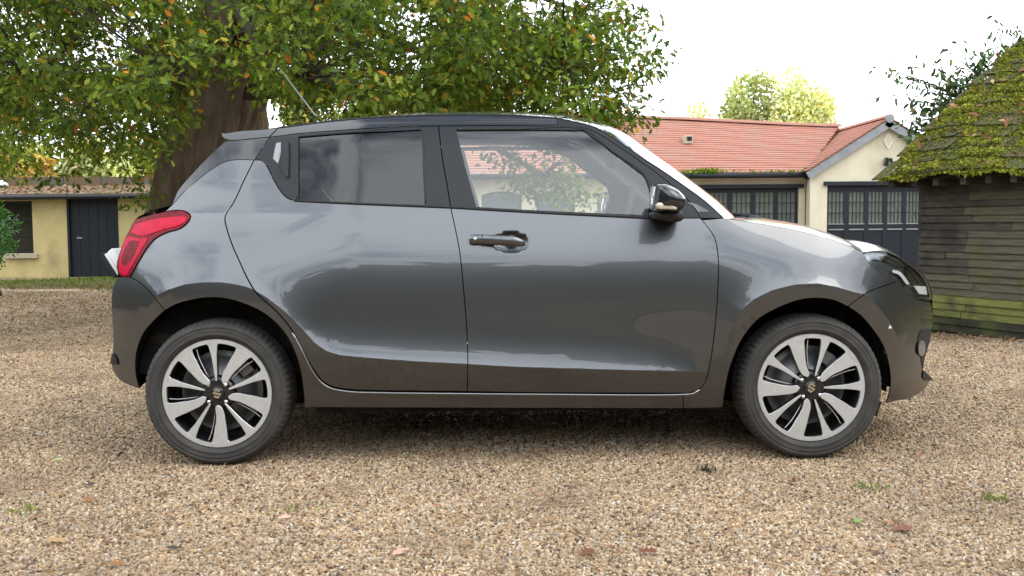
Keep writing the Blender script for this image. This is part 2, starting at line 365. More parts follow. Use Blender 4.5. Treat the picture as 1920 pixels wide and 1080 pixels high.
# ---------------------------------------------------------------- curves (picture points)
c_door_mid_up = [(822, 236), (830, 300), (838, 345), (845, 389)]
c_door_mid_lo = [(845, 389), (856, 440), (863, 480), (869, 540), (874, 600), (877, 660), (877, 700), (876, 734)]
c_door_f = [(1313, 409), (1328, 427), (1340, 446), (1345, 468), (1347, 490), (1346, 540), (1342, 600), (1335, 660), (1326, 705), (1317, 724), (1305, 733), (1290, 737)]
c_door_bot_f = [(1290, 737), (1000, 736), (876, 734)]
c_door_bot_r = [(876, 734), (708, 732), (655, 730), (619, 723), (602, 711), (588, 692), (564, 649), (547, 618), (520, 585), (483, 551), (467, 527), (447, 485), (436, 460), (426, 430), (422, 410), (425, 400), (437, 382), (457, 340), (477, 300)]
c_belt_r = [(477, 300), (490, 301), (500, 311), (512, 335), (525, 357), (537, 370), (552, 376), (650, 381), (845, 389)]
c_belt_f = [(845, 389), (1020, 399), (1222, 409), (1313, 409)]
c_frame_f = [(1313, 409), (1306, 395), (1293, 378), (1275, 360), (1254, 342), (1227, 321), (1210, 309), (1170, 281), (1115, 247), (1090, 239), (1045, 236), (960, 235), (822, 236)]
c_frame_r = [(822, 236), (740, 238), (640, 244), (560, 250), (505, 257)]
c_cut_r = [(505, 257), (493, 275), (477, 300)]
c_apil = [(1045, 222), (1082, 230), (1120, 241), (1170, 273), (1210, 300), (1244, 322), (1284, 350), (1321, 377), (1356, 409)]
c_ditch = [(522, 240), (600, 230), (700, 221), (820, 216), (945, 216), (1045, 222)]
c_fen_top = [(1356, 409), (1400, 415), (1450, 423), (1500, 433), (1550, 446), (1590, 460), (1618, 473)]
c_head_lo = [(1618, 473), (1629, 493), (1648, 510), (1682, 528)]
c_head_lo2 = [(1682, 528), (1698, 544), (1715, 559), (1731, 564), (1745, 567)]
c_fbump = [(1682, 528), (1658, 536), (1627, 548), (1618, 554), (1601, 566), (1590, 575)]
c_farch_l = [(1590, 575), (1563, 563), (1530, 559), (1497, 563), (1453, 580), (1420, 600), (1391, 636), (1374, 674), (1365, 703), (1358, 741), (1355, 764)]
c_farch_r = [(1590, 575), (1612, 590), (1633, 613), (1657, 650), (1667, 685), (1670, 713), (1668, 735), (1661, 757)]
c_rbump = [(244, 519), (258, 527), (276, 542), (291, 560), (309, 582)]
c_rarch_r = [(309, 582), (332, 570), (372, 560), (405, 558), (433, 562), (467, 573), (500, 591), (533, 623), (553, 660), (563, 693), (569, 735), (571, 764)]
c_rarch_l = [(309, 582), (291, 599), (269, 625), (257, 656), (254, 683), (256, 707), (262, 729)]
c_tail_in = [(309, 397), (331, 394), (349, 397), (358, 406), (353, 416), (338, 428), (313, 436), (293, 446), (278, 462), (264, 484), (251, 507), (244, 519)]
c_cpil = [(477, 300), (450, 299), (423, 303), (393, 320), (347, 358), (323, 384), (309, 397)]
rv = lambda c: c[::-1]
gl_r = [[(560, 257), (680, 248), (789, 243)], [(789, 243), (794, 310), (798, 384)], [(798, 384), (650, 379), (560, 374)], [(560, 374), (560, 257)]]
gl_f = [[(855, 243), (970, 243), (1094, 244)], [(1094, 244), (1150, 286), (1209, 330)], [(1209, 330), (1222, 370), (1225, 404)], [(1225, 404), (1020, 395), (893, 388)], [(893, 388), (873, 315), (855, 243)]]

# ---------------------------------------------------------------- body side
fd, fd2 = panel('front_door', [rv(c_belt_f), c_door_mid_lo, rv(c_door_bot_f), rv(c_door_f)], paint)
rd, rd2 = panel('rear_door', [c_belt_r, c_door_mid_lo, c_door_bot_r], paint)
panel('rear_quarter_panel', [c_cpil, c_tail_in, c_rbump, c_rarch_r, [(571, 764), (900, 765), (1281, 766)], [(1281, 766), (1281, 740)], [(1281, 740), (1000, 739), (876, 737), (708, 735), (655, 733), (617, 726), (600, 714), (586, 693), (563.5, 649.5), (546.5, 618.5), (519.5, 585.5), (482.5, 551.5), (466.5, 527.5), (446.5, 485), (435.5, 460), (425.5, 430), (421.5, 410), (424.5, 400), (436.5, 382), (456.5, 340), (476.5, 300)]], paint)
panel('front_fender', [rv(c_door_f), c_fen_top, c_head_lo, c_fbump, c_farch_l, [(1355, 764), (1281, 766)], [(1281, 766), (1281, 740)], [(1281, 740), (1290, 737)]], paint)
panel('rear_bumper', [c_rbump, c_rarch_l, [(262, 729), (226, 713), (210, 690), (211, 661), (212, 635), (210, 596), (209, 556), (212, 538), (221, 519)], [(221, 519), (244, 519)]], paint)
panel('front_bumper', [c_head_lo2, [(1745, 567), (1749, 590), (1748, 615), (1743, 642), (1736, 664), (1732, 680), (1731, 695), (1744, 712)], [(1744, 712), (1738, 724), (1724, 736), (1704, 748), (1680, 752), (1661, 757)], rv(c_farch_r), rv(c_fbump)], paint)
# frame of the doors round the glass: ring = outline with the glass cut out
def ring(name, segs_out, segs_in, mat, off=0.0):
    Po = outline(segs_out, s_body); Pi = outline(segs_in, s_body, .012); P, nin = inset(Po, .0022)
    n, m = len(P), len(Pi); co = [Vector(p) for p in np.vstack([P, Pi])]
    g = np.stack(np.meshgrid(np.arange(P[:, 0].min(), P[:, 0].max(), .014), np.arange(P[:, 1].min(), P[:, 1].max(), .014)), -1).reshape(-1, 2)
    g = g[inside(P, g) & ~inside(Pi, g)]; g = g[(seg_dist(P, g) > .005) & (seg_dist(Pi, g) > .005)]; co += [Vector(p) for p in g]
    v2, e2, f2, *_ = delaunay_2d_cdt(co, [(i, (i+1) % n) for i in range(n)]+[(n+i, n+(i+1) % m) for i in range(m)], [], 0, 1e-6)
    UZ = np.array([[p.x, p.y] for p in v2]); F = []
    cen = np.array([UZ[list(f)].mean(0) for f in f2]); ok = inside(P, cen) & ~inside(Pi, cen)
    for f, k in zip(f2, ok):
        if not k: continue
        a, b, c = UZ[f[0]], UZ[f[1]], UZ[f[2]]; ar = (b[0]-a[0])*(c[1]-a[1])-(b[1]-a[1])*(c[0]-a[0])
        if abs(ar) > 1e-12: F.append(tuple(f) if ar > 0 else tuple(reversed(f)))
    S = s_body(UZ[:, 0], UZ[:, 1])+off; V = np.stack([UZ[:, 0], S, UZ[:, 1]], 1); h = .0015
    du = (s_body(UZ[:, 0]+h, UZ[:, 1])-s_body(UZ[:, 0]-h, UZ[:, 1]))/(2*h); dz = (s_body(UZ[:, 0], UZ[:, 1]+h)-s_body(UZ[:, 0], UZ[:, 1]-h))/(2*h)
    N = np.stack([du, -np.ones_like(du), dz], 1); N /= np.linalg.norm(N, axis=1)[:, None]
    for Q, sg, dep in ((P, 1, .02), (Pi, -1, .012)):
        q, nn = inset(Q, 0); k0 = len(V); sp = s_body(Q[:, 0], Q[:, 1])+off
        V = np.vstack([V, np.stack([Q[:, 0], sp, Q[:, 1]], 1), np.stack([Q[:, 0]+sg*nn[:, 0]*.003, sp+dep, Q[:, 1]+sg*nn[:, 1]*.003], 1)])
        fn = np.stack([-sg*nn[:, 0], np.zeros(len(Q)), -sg*nn[:, 1]], 1); N = np.vstack([N, fn, fn])
        for i in range(len(Q)):
            j = (i+1) % len(Q); q4 = (k0+i, k0+len(Q)+i, k0+len(Q)+j, k0+j); F.append(q4 if sg > 0 else tuple(reversed(q4)))
    pydata(name, V, F, mat, car, True, N)
    V2 = V.copy(); V2[:, 1] = W-V2[:, 1]; N2 = N.copy(); N2[:, 1] *= -1
    pydata(name, V2, [tuple(reversed(f)) for f in F], mat, car, True, N2)
ring('door_window_frame', [rv(c_frame_f), c_door_mid_up and rv(c_frame_f)[:0] or [(1313, 409), (1313, 409.5)], rv(c_belt_f), rv(c_door_mid_up)], gl_f, trim_black, .001)
ring('door_window_frame', [c_frame_r, c_cut_r, c_belt_r, rv(c_door_mid_up)], gl_r, trim_black, .001)
panel('window_glass', gl_f, glass_clear, off=.007, gap=-.004, flange=0, res=.03)
panel('window_glass', gl_r, glass_dark, off=.007, gap=-.004, flange=0, res=.03)
panel('pillar', [[(1045, 222), (1045, 236)], [(1045, 236), (1090, 239), (1115, 247), (1170, 281), (1210, 309), (1227, 321), (1254, 342), (1275, 360), (1293, 378), (1306, 395), (1313, 409)], [(1313, 409), (1356, 409)], rv(c_apil)], trim_black, gap=.001)
panel('quarter_window', [[(1288, 379), (1300, 381), (1332, 397)], [(1332, 397), (1308, 397)], [(1308, 397), (1300, 386), (1288, 379)]], glass_clear, off=-.002, gap=0, flange=0, res=.03)
panel('roof_rail', [c_ditch, [(1045, 222), (1045, 236)], [(1045, 236), (960, 235), (822, 236), (740, 238), (640, 244), (560, 250), (505, 257)], [(505, 257), (522, 240)]], black_gloss, gap=.0012)
panel('rear_pillar', [[(505, 257), (477, 300)], c_cpil[:-1], [(323, 384), (335, 356), (367, 319), (395, 290), (421, 266)], [(421, 266), (432, 264), (505, 257)]], black_gloss, gap=.001)
sp_side = [[(522, 240), (480, 244), (450, 246), (422, 250), (415, 249)], [(415, 249), (417, 256), (432, 264)], [(432, 264), (505, 257)], [(505, 257), (522, 240)]]
panel('spoiler', sp_side, black_gloss, off=-.004, gap=.0015)
# window surrounds: bright strip at the back of the rear glass, seals along the belt
def strip(name, px, r, mat, off=0.0, k=8, parent=None, step=.02):
    E = edge3(px, step=step, off=off); o = MB().tube(E, r, k).build(name, mat, parent or car, True)
    E2 = E.copy(); E2[:, 1] = W-E2[:, 1]; MB().tube(E2, r, k).build(name, mat, parent or car, True); return o
strip('window_seal', [(558, 258), (557, 315), (557, 374)], .004, plastic_dark, .000)
strip('belt_seal', [(552, 376), (650, 381), (845, 389)], .005, rubber, -.001)
strip('belt_seal', [(845, 389), (1020, 399), (1222, 409)], .005, rubber, -.001)
strip('window_seal', [(855, 243), (970, 242), (1094, 243), (1150, 285), (1209, 329), (1222, 370), (1225, 405)], .005, rubber, .003)
strip('window_seal', [(560, 256), (680, 247), (789, 242), (794, 310), (798, 382)], .004, rubber, .003)
strip('roof_moulding', c_ditch, .005, rubber, .002)
strip('roof_moulding', c_apil, .004, rubber, .002)
strip('sill_glint_strip', [(548, 624), (564, 653), (586, 696), (600, 715), (617, 727), (655, 734.5), (708, 736.5), (876, 738.5), (1000, 739.5), (1281, 740), (1300, 738), (1312, 731)], .0042, sill_m, .001)  # added tube imitating the bright sky reflection along the sill ledge
# hidden rear door handle on the pillar
def flat_poly(name, segs, mat, off, parent=car, mirror=True, res=.02, flange=.02): return panel(name, segs, mat, off=off, gap=0, flange=flange, parent=parent, mirror=mirror, res=res)
flat_poly('handle_recess', [[(516, 266), (543, 264)], [(543, 264), (544, 300), (543, 334)], [(543, 334), (538, 336), (530, 326), (512, 300)], [(512, 300), (516, 266)]], rubber, -.0005, flange=.002)
flat_poly('rear_door_handle', [[(528, 267), (542, 266)], [(542, 266), (542, 300), (541, 332)], [(541, 332), (536, 331), (527, 315)], [(527, 315), (528, 267)]], trim_black, -.009)
flat_poly('handle_scoop', [[(518, 268), (527, 267)], [(527, 267), (526, 290), (522, 308)], [(522, 308), (512, 297)], [(512, 297), (518, 268)]], pmat('scoop_grey', (.25, .25, .25), .35, .6), -.002, flange=.001)
# ---------------------------------------------------------------- roof, screens, bonnet, rear end
E = edge3(c_ditch, step=.04); n = len(E); roofH = np.interp(E[:, 0], [E[0, 0], -.4, .3, E[-1, 0]], [.045, .058, .058, .045]); roofB = np.interp(E[:, 0], [E[0, 0], E[-1, 0]-.35, E[-1, 0]], [0, .02, .13])
loft('roof', E, roofH, roofB, black_gloss)
loft('headliner', E+np.array([0, .03, 0]), roofH-.02, roofB, cabin_grey, ofs=-.045)
A = edge3(c_apil, step=.03); wB = np.interp(np.linspace(0, 1, len(A)), [0, .2, .6, 1], [.13, .155, .18, .20]); loft('windscreen', A, np.linspace(.045, .0, len(A)), wB, glass_screen)
T = edge3([(421, 266), (395, 290), (367, 319), (335, 356), (323, 384)], step=.03); loft('tailgate_window', T, .0, -.03, glass_dark, k=3)
SPT = edge3([(522, 240), (480, 244), (450, 246), (422, 250), (415, 249)], step=.03); loft('spoiler', SPT, np.interp(SPT[:, 0], [SPT[:, 0].min(), SPT[:, 0].max()], [.012, .045]), np.interp(SPT[:, 0], [SPT[:, 0].min(), SPT[:, 0].max()], [-.05, 0]), black_gloss)
SPB = edge3([(415, 249), (417, 256), (432, 264)], step=.01); loft('spoiler', SPB, .0, -.05, black_gloss)
BT = edge3(c_fen_top, step=.03)
bx_ = np.linspace(0, 1, len(BT)); loft('bonnet', BT, np.interp(bx_, [0, .25, .6, 1], [.010, .035, .055, .05]), np.interp(bx_, [0, .5, 1], [.14, .06, .10]), paint)
TG = edge3([(323, 384), (290, 394), (256, 409), (246, 429), (235, 451), (226, 476), (220, 496), (222, 519)], step=.02); loft('tailgate', TG, .0, -.05, paint, k=4)
RBE = edge3([(222, 519), (213, 537), (211, 556), (211, 596), (213, 635), (212, 661), (211, 690), (226, 713), (262, 729)], step=.02); loft('rear_bumper_face', RBE, .0, -.05, paint, k=4)
HE = edge3([(1618, 473), (1650, 470), (1670, 475), (1690, 485), (1713, 500), (1731, 516), (1741, 531), (1747, 549), (1748, 563)], step=.02); loft('bonnet', HE, np.linspace(.045, .0, len(HE)), .06, paint, k=3)
FB = edge3([(1748, 563), (1749, 590), (1748, 615)], step=.02); loft('grille', FB, 0, .04, plastic_dark, k=4)
FB2 = edge3([(1748, 615), (1743, 642), (1736, 664), (1732, 680), (1731, 695), (1744, 712), (1738, 724), (1724, 736), (1704, 748)], step=.02); loft('front_bumper_face', FB2, 0, .04, paint, k=4)
# black number plate base and white plate on the tailgate
dd = local([(190, 482), (208, 466), (232, 507), (215, 521)], np.array([.48, .48, .48, .48]))
q = [Vector(p) for p in dd]; far = Vector((0, .52, 0))
nb = (q[2]-q[1]).cross(Vector((0, 1, 0))).normalized()
npb = MB(); 
ax_u = (q[3]-q[0]).normalized(); ax_o = (q[1]-q[0]); 
npb.obox(q[0]-ax_u*.01-Vector((0, .01, 0)), ax_u, (0, 1, 0), ax_o.normalized(), (q[3]-q[0]).length+.012, .54, ax_o.length*.30).build('plate_holder', rubber, car, bevel=.002)
MB().obox(q[0]+ax_o*.12, ax_u, (0, 1, 0), ax_o.normalized(), (q[3]-q[0]).length, .52, ax_o.length*.33).build('number_plate', white_plate, car, bevel=.003)
MB().obox(q[0]+ax_o*.45-ax_u*.002+Vector((0, .015, 0)), ax_u, (0, 1, 0), ax_o.normalized(), (q[3]-q[0]).length*.97, .49, ax_o.length*.55).build('plate_surround', white_plate, car, bevel=.004)
# ---------------------------------------------------------------- lamps
tl_out = [c_tail_in, [(244, 519), (229, 519), (221, 511)], [(221, 511), (219, 496), (224, 476), (233, 451), (244, 429), (253, 411)], [(253, 411), (287, 402), (309, 397)]]
tls = panel('tail_light', tl_out, red_dark, off=-.006, gap=.002)
sb = lambda u, z: s_body(u, z)-.009
up_ = [[(255, 420), (287, 412), (310, 408), (331, 406), (345, 406), (353, 409)], [(353, 407), (348, 415), (334, 424), (308, 430), (288, 437), (270, 442), (246, 436)], [(246, 436), (255, 420)]]
panel('lamp_lens', up_, red_lens, off=-.008, gap=0, flange=.003, parent=tls[0], mirror=False)
panel('lamp_lens', [[(232, 458), (240, 444), (262, 448)], [(262, 448), (277, 446), (262, 474), (246, 503), (240, 515)], [(240, 515), (228, 514), (224, 503), (226, 480), (232, 458)]], red_lens, off=-.0075, gap=0, flange=.003, parent=tls[0], mirror=False)
panel('lamp_lens', [[(234, 470), (244, 452), (262, 452)], [(262, 452), (254, 476), (240, 497)], [(240, 497), (230, 497), (229, 484), (234, 470)]], red_dark, off=-.0085, gap=0, flange=.002, parent=tls[0], mirror=False)
hl_out = [c_head_lo, c_head_lo2, [(1745, 567), (1749, 560), (1747, 548), (1741, 530), (1731, 515), (1713, 499), (1690, 484), (1670, 474), (1650, 469)], [(1650, 469), (1618, 473)]]
hls = panel('headlight', hl_out, pmat('lamp_housing', (.10, .105, .11), .3, .5), off=.03, gap=.001, flange=0)
for k in (0, 1):
    hp = hls[k]
    def hpan(segs, mat, off, nm):
        a, b = panel(nm, segs, mat, off=off, gap=0, flange=.008, parent=hp, mirror=True); bpy.data.objects.remove(b if k == 0 else a, do_unlink=True)
    hpan([[(1622, 477), (1645, 472), (1668, 478), (1690, 490), (1700, 500)], [(1700, 500), (1684, 500), (1660, 489), (1640, 488), (1632, 492)], [(1632, 492), (1622, 477)]], chrome, .02, 'reflector')
    hpan([[(1676, 506), (1690, 510), (1708, 533)], [(1708, 533), (1703, 534), (1688, 516), (1675, 511)], [(1675, 511), (1676, 506)]], white_plate, .012, 'indicator')
    hpan([[(1714, 536), (1737, 537)], [(1737, 537), (1740, 553)], [(1740, 553), (1724, 551)], [(1724, 551), (1714, 536)]], white_plate, .006, 'running_lamp')
    hpan([[(1700, 500), (1716, 510), (1726, 522), (1730, 532)], [(1730, 532), (1712, 532)], [(1712, 532), (1700, 516), (1700, 500)]], chrome, .022, 'reflector')
    hpan([[(1718, 556), (1744, 558)], [(1744, 558), (1745, 565)], [(1745, 565), (1731, 562), (1718, 556)]], chrome, .008, 'reflector')
    hpan(hl_out, glass_lamp, -.001, 'lamp_lens')
# fog lamp, its surround and the lower lip
panel('fog_lamp_surround', [[(1727, 618), (1747, 616)], [(1747, 616), (1742, 642), (1735, 664), (1732, 678)], [(1732, 678), (1730, 690), (1726, 670), (1720, 650), (1722, 630)], [(1722, 630), (1727, 618)]], plastic_dark, off=-.003, gap=0, flange=.01)
panel('fog_lamp', [[(1726, 637), (1732, 642), (1733, 652), (1731, 664), (1726, 667), (1721, 662), (1720, 650), (1722, 641), (1726, 637)]], pmat('fog_lens', (.10, .12, .14), .1, .3, coat=1), off=-.012, gap=0, flange=.01)
panel('front_lip', [[(1731, 694), (1740, 702), (1750, 713)], [(1750, 713), (1733, 713)], [(1733, 713), (1729, 706), (1731, 694)]], plastic_dark, off=-.006, gap=0, flange=.02)
panel('side_reflector', [[(1665, 616), (1668, 609), (1672, 615)], [(1672, 615), (1665, 616)]], white_plate, off=-.003, gap=0, flange=.004, mirror=False)
panel('bumper_reflector', [[(212, 662), (219, 672), (221, 683)], [(221, 683), (214, 684), (207, 679)], [(207, 679), (212, 662)]], plastic_dark, off=-.008, gap=0, flange=.01)
panel('air_deflector', [[(1640, 752), (1662, 757)], [(1662, 757), (1657, 770), (1653, 786)], [(1653, 786), (1634, 776)], [(1634, 776), (1640, 752)]], rubber, off=.05, gap=0, flange=.01)
# ---------------------------------------------------------------- front door handle
Eh = edge3([(880, 449), (905, 449), (935, 450), (962, 452), (984, 456)], step=.01); tt = np.linspace(0, 1, len(Eh))
def handle(sign):
    E2 = Eh.copy(); base = s_base(E2[:, 0], E2[:, 2]); E2[:, 1] = base - .012 - .016*np.sin(math.pi*np.clip((tt-.2)/.8, 0, 1))**.8
    if sign < 0: E2[:, 1] = W-E2[:, 1]
    rs = .021*np.clip(np.minimum((tt+.05)/.10, (1.06-tt)/.22), .25, 1)**.5
    V = []; F = []; K = 16
    for i, p in enumerate(E2):
        for j in range(K):
            a = 2*math.pi*j/K; V.append((p[0], p[1]+math.cos(a)*rs[i]*.62, p[2]+math.sin(a)*rs[i]))
    nn = len(E2)
    for i in range(nn-1):
        for j in range(K): F.append((i*K+j, i*K+(j+1) % K, (i+1)*K+(j+1) % K, (i+1)*K+j))
    F += [tuple(range(K)), tuple(range((nn-1)*K, nn*K))]
    par = fd if sign > 0 else fd2
    o = pydata('door_handle', V, F, paint, par, True); return o
h1 = handle(1); handle(-1)
kx = int(.27*len(Eh)); 
sh = s_base(Eh[:, 0], Eh[:, 2])
for j, (px, dr) in enumerate(((904, .0017),)):
    p = px2uz([(px, 449)], s_base)[0]; ss = s_base(np.array([p[0]]), np.array([p[1]]))[0]
    MB().box(p[0]-dr, p[0]+dr, ss-.027, ss-.008, p[1]-.021, p[1]+.021).build('handle_joint', rubber, fd)
p = px2uz([(891, 448)], s_base)[0]; ss = s_base(np.array([p[0]]), np.array([p[1]]))[0]
MB().tube([(p[0], ss-.029, p[1]), (p[0], ss-.015, p[1])], .006, 14).build('key_lock', chrome, fd, True)
p = px2uz([(912, 447)], s_base)[0]; ss = s_base(np.array([p[0]]), np.array([p[1]]))[0]
MB().box(p[0]-.006, p[0]+.006, ss-.032, ss-.015, p[1]-.003, p[1]+.004).build('lock_button', rubber, fd)
# ---------------------------------------------------------------- door mirror
def mirror_body(sign):
    out = local([(1226, 346), (1244, 345), (1262, 352), (1275, 362), (1283, 373), (1284, 381), (1280, 392), (1272, 397), (1250, 397), (1226, 394), (1223, 370)], np.full(11, -.12))[:, [0, 2]]
    P = outline_closed(out); cen = P.mean(0); V = []; F = []; n = len(P)
    prof = [(.03, .55, .0), (.015, .80, 0), (-.02, .93, 0), (-.08, 1.0, 0), (-.14, .98, 0), (-.18, .90, .0), (-.205, .74, 0), (-.218, .5, 0), (-.223, .2, 0)]
    for s, k, _ in prof:
        for p in P: V.append((cen[0]+(p[0]-cen[0])*k, s if sign > 0 else W-s, cen[1]+(p[1]-cen[1])*k))
    for i in range(len(prof)-1):
        for j in range(n): F.append((i*n+j, i*n+(j+1) % n, (i+1)*n+(j+1) % n, (i+1)*n+j))
    F.append(tuple(range((len(prof)-1)*n, len(prof)*n)))
    m = pydata('door_mirror', V, F, black_gloss, car, True)
    b = local([(1224, 398), (1238, 394), (1262, 394), (1279, 399), (1280, 411), (1272, 416), (1250, 414), (1226, 408)], np.full(8, -.05))[:, [0, 2]]; P = outline_closed(b); cen = P.mean(0); V = []; F = []; n = len(P)
    pr = [(.10, .9), (.02, 1.0), (-.06, 1.0), (-.10, .85), (-.115, .5)]
    for s, k in pr:
        for p in P: V.append((cen[0]+(p[0]-cen[0])*k, s if sign > 0 else W-s, cen[1]+(p[1]-cen[1])*k))
    for i in range(len(pr)-1):
        for j in range(n): F.append((i*n+j, i*n+(j+1) % n, (i+1)*n+(j+1) % n, (i+1)*n+j))
    F.append(tuple(range((len(pr)-1)*n, len(pr)*n))); pydata('mirror_foot', V, F, plastic_dark, m, True)
    c = local([(1226, 381), (1238, 380), (1252, 385), (1262, 389), (1263, 393), (1245, 393), (1226, 391)], np.full(7, -.12))[:, [0, 2]]
    P = outline_closed(c); n = len(P); cen = P.mean(0); V = []; F = []
    for s, k in ((-.13, 1.0), (-.20, 1.0), (-.211, .93), (-.214, .7)):
        for p in P: V.append((cen[0]+(p[0]-cen[0])*k, s if sign > 0 else W-s, cen[1]+(p[1]-cen[1])*k))
    for i in range(3):
        for j in range(n): F.append((i*n+j, i*n+(j+1) % n, (i+1)*n+(j+1) % n, (i+1)*n+j))
    F.append(tuple(range(3*n, 4*n))); pydata('indicator', V, F, pmat('indicator_lens', (.62, .55, .45), .12, .2, coat=1), m, True)
def outline_closed(P):
    Q = np.vstack([P, P[:1]]); c = catmull(Q, .008); return c[:-1]
mirror_body(1); mirror_body(-1)
# ---------------------------------------------------------------- wheels
def lathe(prof, n, name, mat, parent, jag=None, smooth=True):
    """profile of (radius, s) turned round the s axis"""
    V = []; F = []; m = len(prof)
    for i in range(n):
        a = 2*math.pi*i/n
        for j, (r, s) in enumerate(prof):
            rr = r - (jag(i, j) if jag else 0); V.append((rr*math.cos(a), s, rr*math.sin(a)))
    for i in range(n):
        k = (i+1) % n
        for j in range(m-1): F.append((i*m+j, i*m+j+1, k*m+j+1, k*m+j))
    return pydata(name, V, F, mat, parent, smooth)
def prism(P, s0, s1, face, side, name, parent, bev=.0025):
    """flat polygon P (x,z) with depth s0..s1, bevelled front edge"""
    P = np.asarray(P, float); A = .5*np.sum(P[:, 0]*np.roll(P[:, 1], -1)-np.roll(P[:, 0], -1)*P[:, 1])
    if A < 0: P = P[::-1]
    n = len(P); Q, _ = inset(P, bev); V = [(x, s0, z) for x, z in Q]+[(x, s0+bev, z) for x, z in P]+[(x, s1, z) for x, z in P]
    F = [tuple(range(n))]; fm = [0]
    for i in range(n):
        j = (i+1) % n; F.append((i, n+i, n+j, j)); fm.append(0); F.append((n+i, 2*n+i, 2*n+j, n+j)); fm.append(1)
    o = pydata(name, V, F, None, parent, False, mats=[face, side], fm=fm); return o
def wheel(u, s, phase, flip=1, arc=(-12, 182)):
    c = empty('wheel', (u, s, WR), 0, car)
    if flip < 0: c.rotation_euler = (0, 0, math.pi)
    ty = [(.226, .020), (.232, .006), (.243, .000), (.2445, -.0025), (.247, -.0025), (.2485, -.001), (.262, -.004), (.269, -.0045), (.270, -.0025), (.273, -.0025), (.2745, -.0045), (.279, -.004), (.288, .003), (.296, .014), (.3005, .026), (.3035, .040), (.305, .060), (.305, .066), (.298, .068), (.298, .074), (.305, .076), (.305, .098), (.298, .100), (.298, .108), (.305, .110), (.305, .132), (.3035, .150), (.300, .168), (.29, .184), (.26, .196), (.226, .185)]
    def jag(i, j):
        g = i % 4
        return .006 if (g == 0 and j in (13, 14, 15, 16)) or (g == 2 and j in (21, 22, 25, 26)) else 0
    lathe(ty, 288, 'tyre', tyre_m, c, jag)
    lathe([(.2262, .030), (.2262, .012), (.2235, .0095), (.2085, .0095), (.208, .0102), (.208, .034)], 128, 'rim', alloy, c, smooth=False)
    lathe([(.206, .0195), (.203, .06), (.200, .12), (.200, .19)], 96, 'rim_barrel', wheel_black, c)
    lathe([(.0, .085), (.135, .085), (.135, .10), (.17, .10)], 64, 'brake_disc', steel, c)
    lathe([(.2, .13), (.0, .13)], 48, 'brake_shield', liner_m, c)
    a0 = R(200); pts = [(math.cos(a)*r, math.sin(a)*r) for r, a in [(.115, R(a)) for a in range(30, 75, 8)]+[(.17, R(a)) for a in range(72, 28, -8)]]
    prism(pts, .058, .10, steel, steel, 'brake_caliper', c)
    # spokes, angles measured from straight down towards +u
    def pol(r, a): a = R(a)+phase; return (r*math.sin(a), -r*math.cos(a))
    wide = [(.047, 2), (.052, 10), (.060, 16.5), (.075, 19), (.095, 18.3), (.12, 15.6), (.15, 14.0), (.18, 12.3), (.199, 11.8), (.2085, 13.2), (.2115, 13.2), (.2115, -8.6), (.2085, -8.6), (.199, -7), (.18, -6), (.15, -5.2), (.12, -3.6), (.095, -3.2), (.075, -5.5), (.062, -8), (.054, -6)]
    nar = [(.052, 34.5), (.052, 41), (.08, 42.5), (.12, 42.6), (.16, 43.2), (.185, 44.3), (.199, 44.8), (.2085, 46.4), (.2115, 46.4), (.2115, 33), (.2085, 33), (.199, 34.4), (.185, 34.6), (.16, 35.2), (.12, 34.8), (.08, 34)]
    for k in range(5):
        for nm, pl, dz in (('spoke', wide, .0098), ('spoke', nar, .0100)):
            prism([pol(r, a+72*k) for r, a in pl], dz, dz+.032, alloy, wheel_black, nm, c, .0012)
    for k in range(5):
        prism([pol(r, a+72*k) for r, a in [(.075, -9.5), (.10, -7.5), (.14, -8.5), (.17, -9.5), (.20, -11.5), (.20, -12.6), (.17, -10.7), (.14, -9.8), (.10, -9.2)]], .019, .034, alloy, wheel_black, 'spoke_rib', c, .0008)
    lathe([(.0, .024), (.036, .024), (.055, .026), (.068, .030), (.072, .055)], 40, 'hub', wheel_black, c)
    lathe([(.0, .012), (.024, .0125), (.028, .016), (.029, .026)], 32, 'hub_cap', wheel_black, c)
    for k in range(4):
        x, z = pol(.050, 45+90*k+ (0 if phase == 0 else 25)); MB().tube([(x, .010, z), (x, .013, z), (x, .03, z)], [.006, .0088, .0088], 12).build('wheel_nut', chrome, c, True)
    em = empty('emblem', (0, .0095, 0), 0, c)
    path = [(.0135, .0075), (.0, .0165), (-.0135, .0068), (.0135, -.0068), (.0, -.0165), (-.0135, -.0075)]
    ca, sa = math.cos(phase+.25), math.sin(phase+.25); v = []; f = []
    rot = lambda x, z: (x*ca-z*sa, x*sa+z*ca)
    pts = [Vector(rot(x, z)) for x, z in path]; wd = .0046; L_ = []; R_ = []
    for i, p in enumerate(pts):
        t = (pts[min(i+1, 5)]-pts[max(i-1, 0)]).normalized(); nn = Vector((-t.y, t.x)); L_.append(p+nn*wd); R_.append(p-nn*wd)
    for i in range(5):
        k0 = len(v); q4 = [L_[i], L_[i+1], R_[i+1], R_[i]]; v += [(q.x, -.001, q.y) for q in q4]+[(q.x, .006, q.y) for q in q4]
        f += [(k0, k0+1, k0+2, k0+3)]+[(k0+a, k0+(a+1) % 4, k0+4+(a+1) % 4, k0+4+a) for a in range(4)]
    bpy.data.objects.remove(em, do_unlink=True)
    o = pydata('emblem', [(x, y+.0105, z) for x, y, z in v], f, pmat('emblem_metal', (.62, .58, .45), .3, .9) if 'emblem_metal' not in bpy.data.materials else bpy.data.materials['emblem_metal'], c)
    # arch liner
    V = []; F = []; K = 40
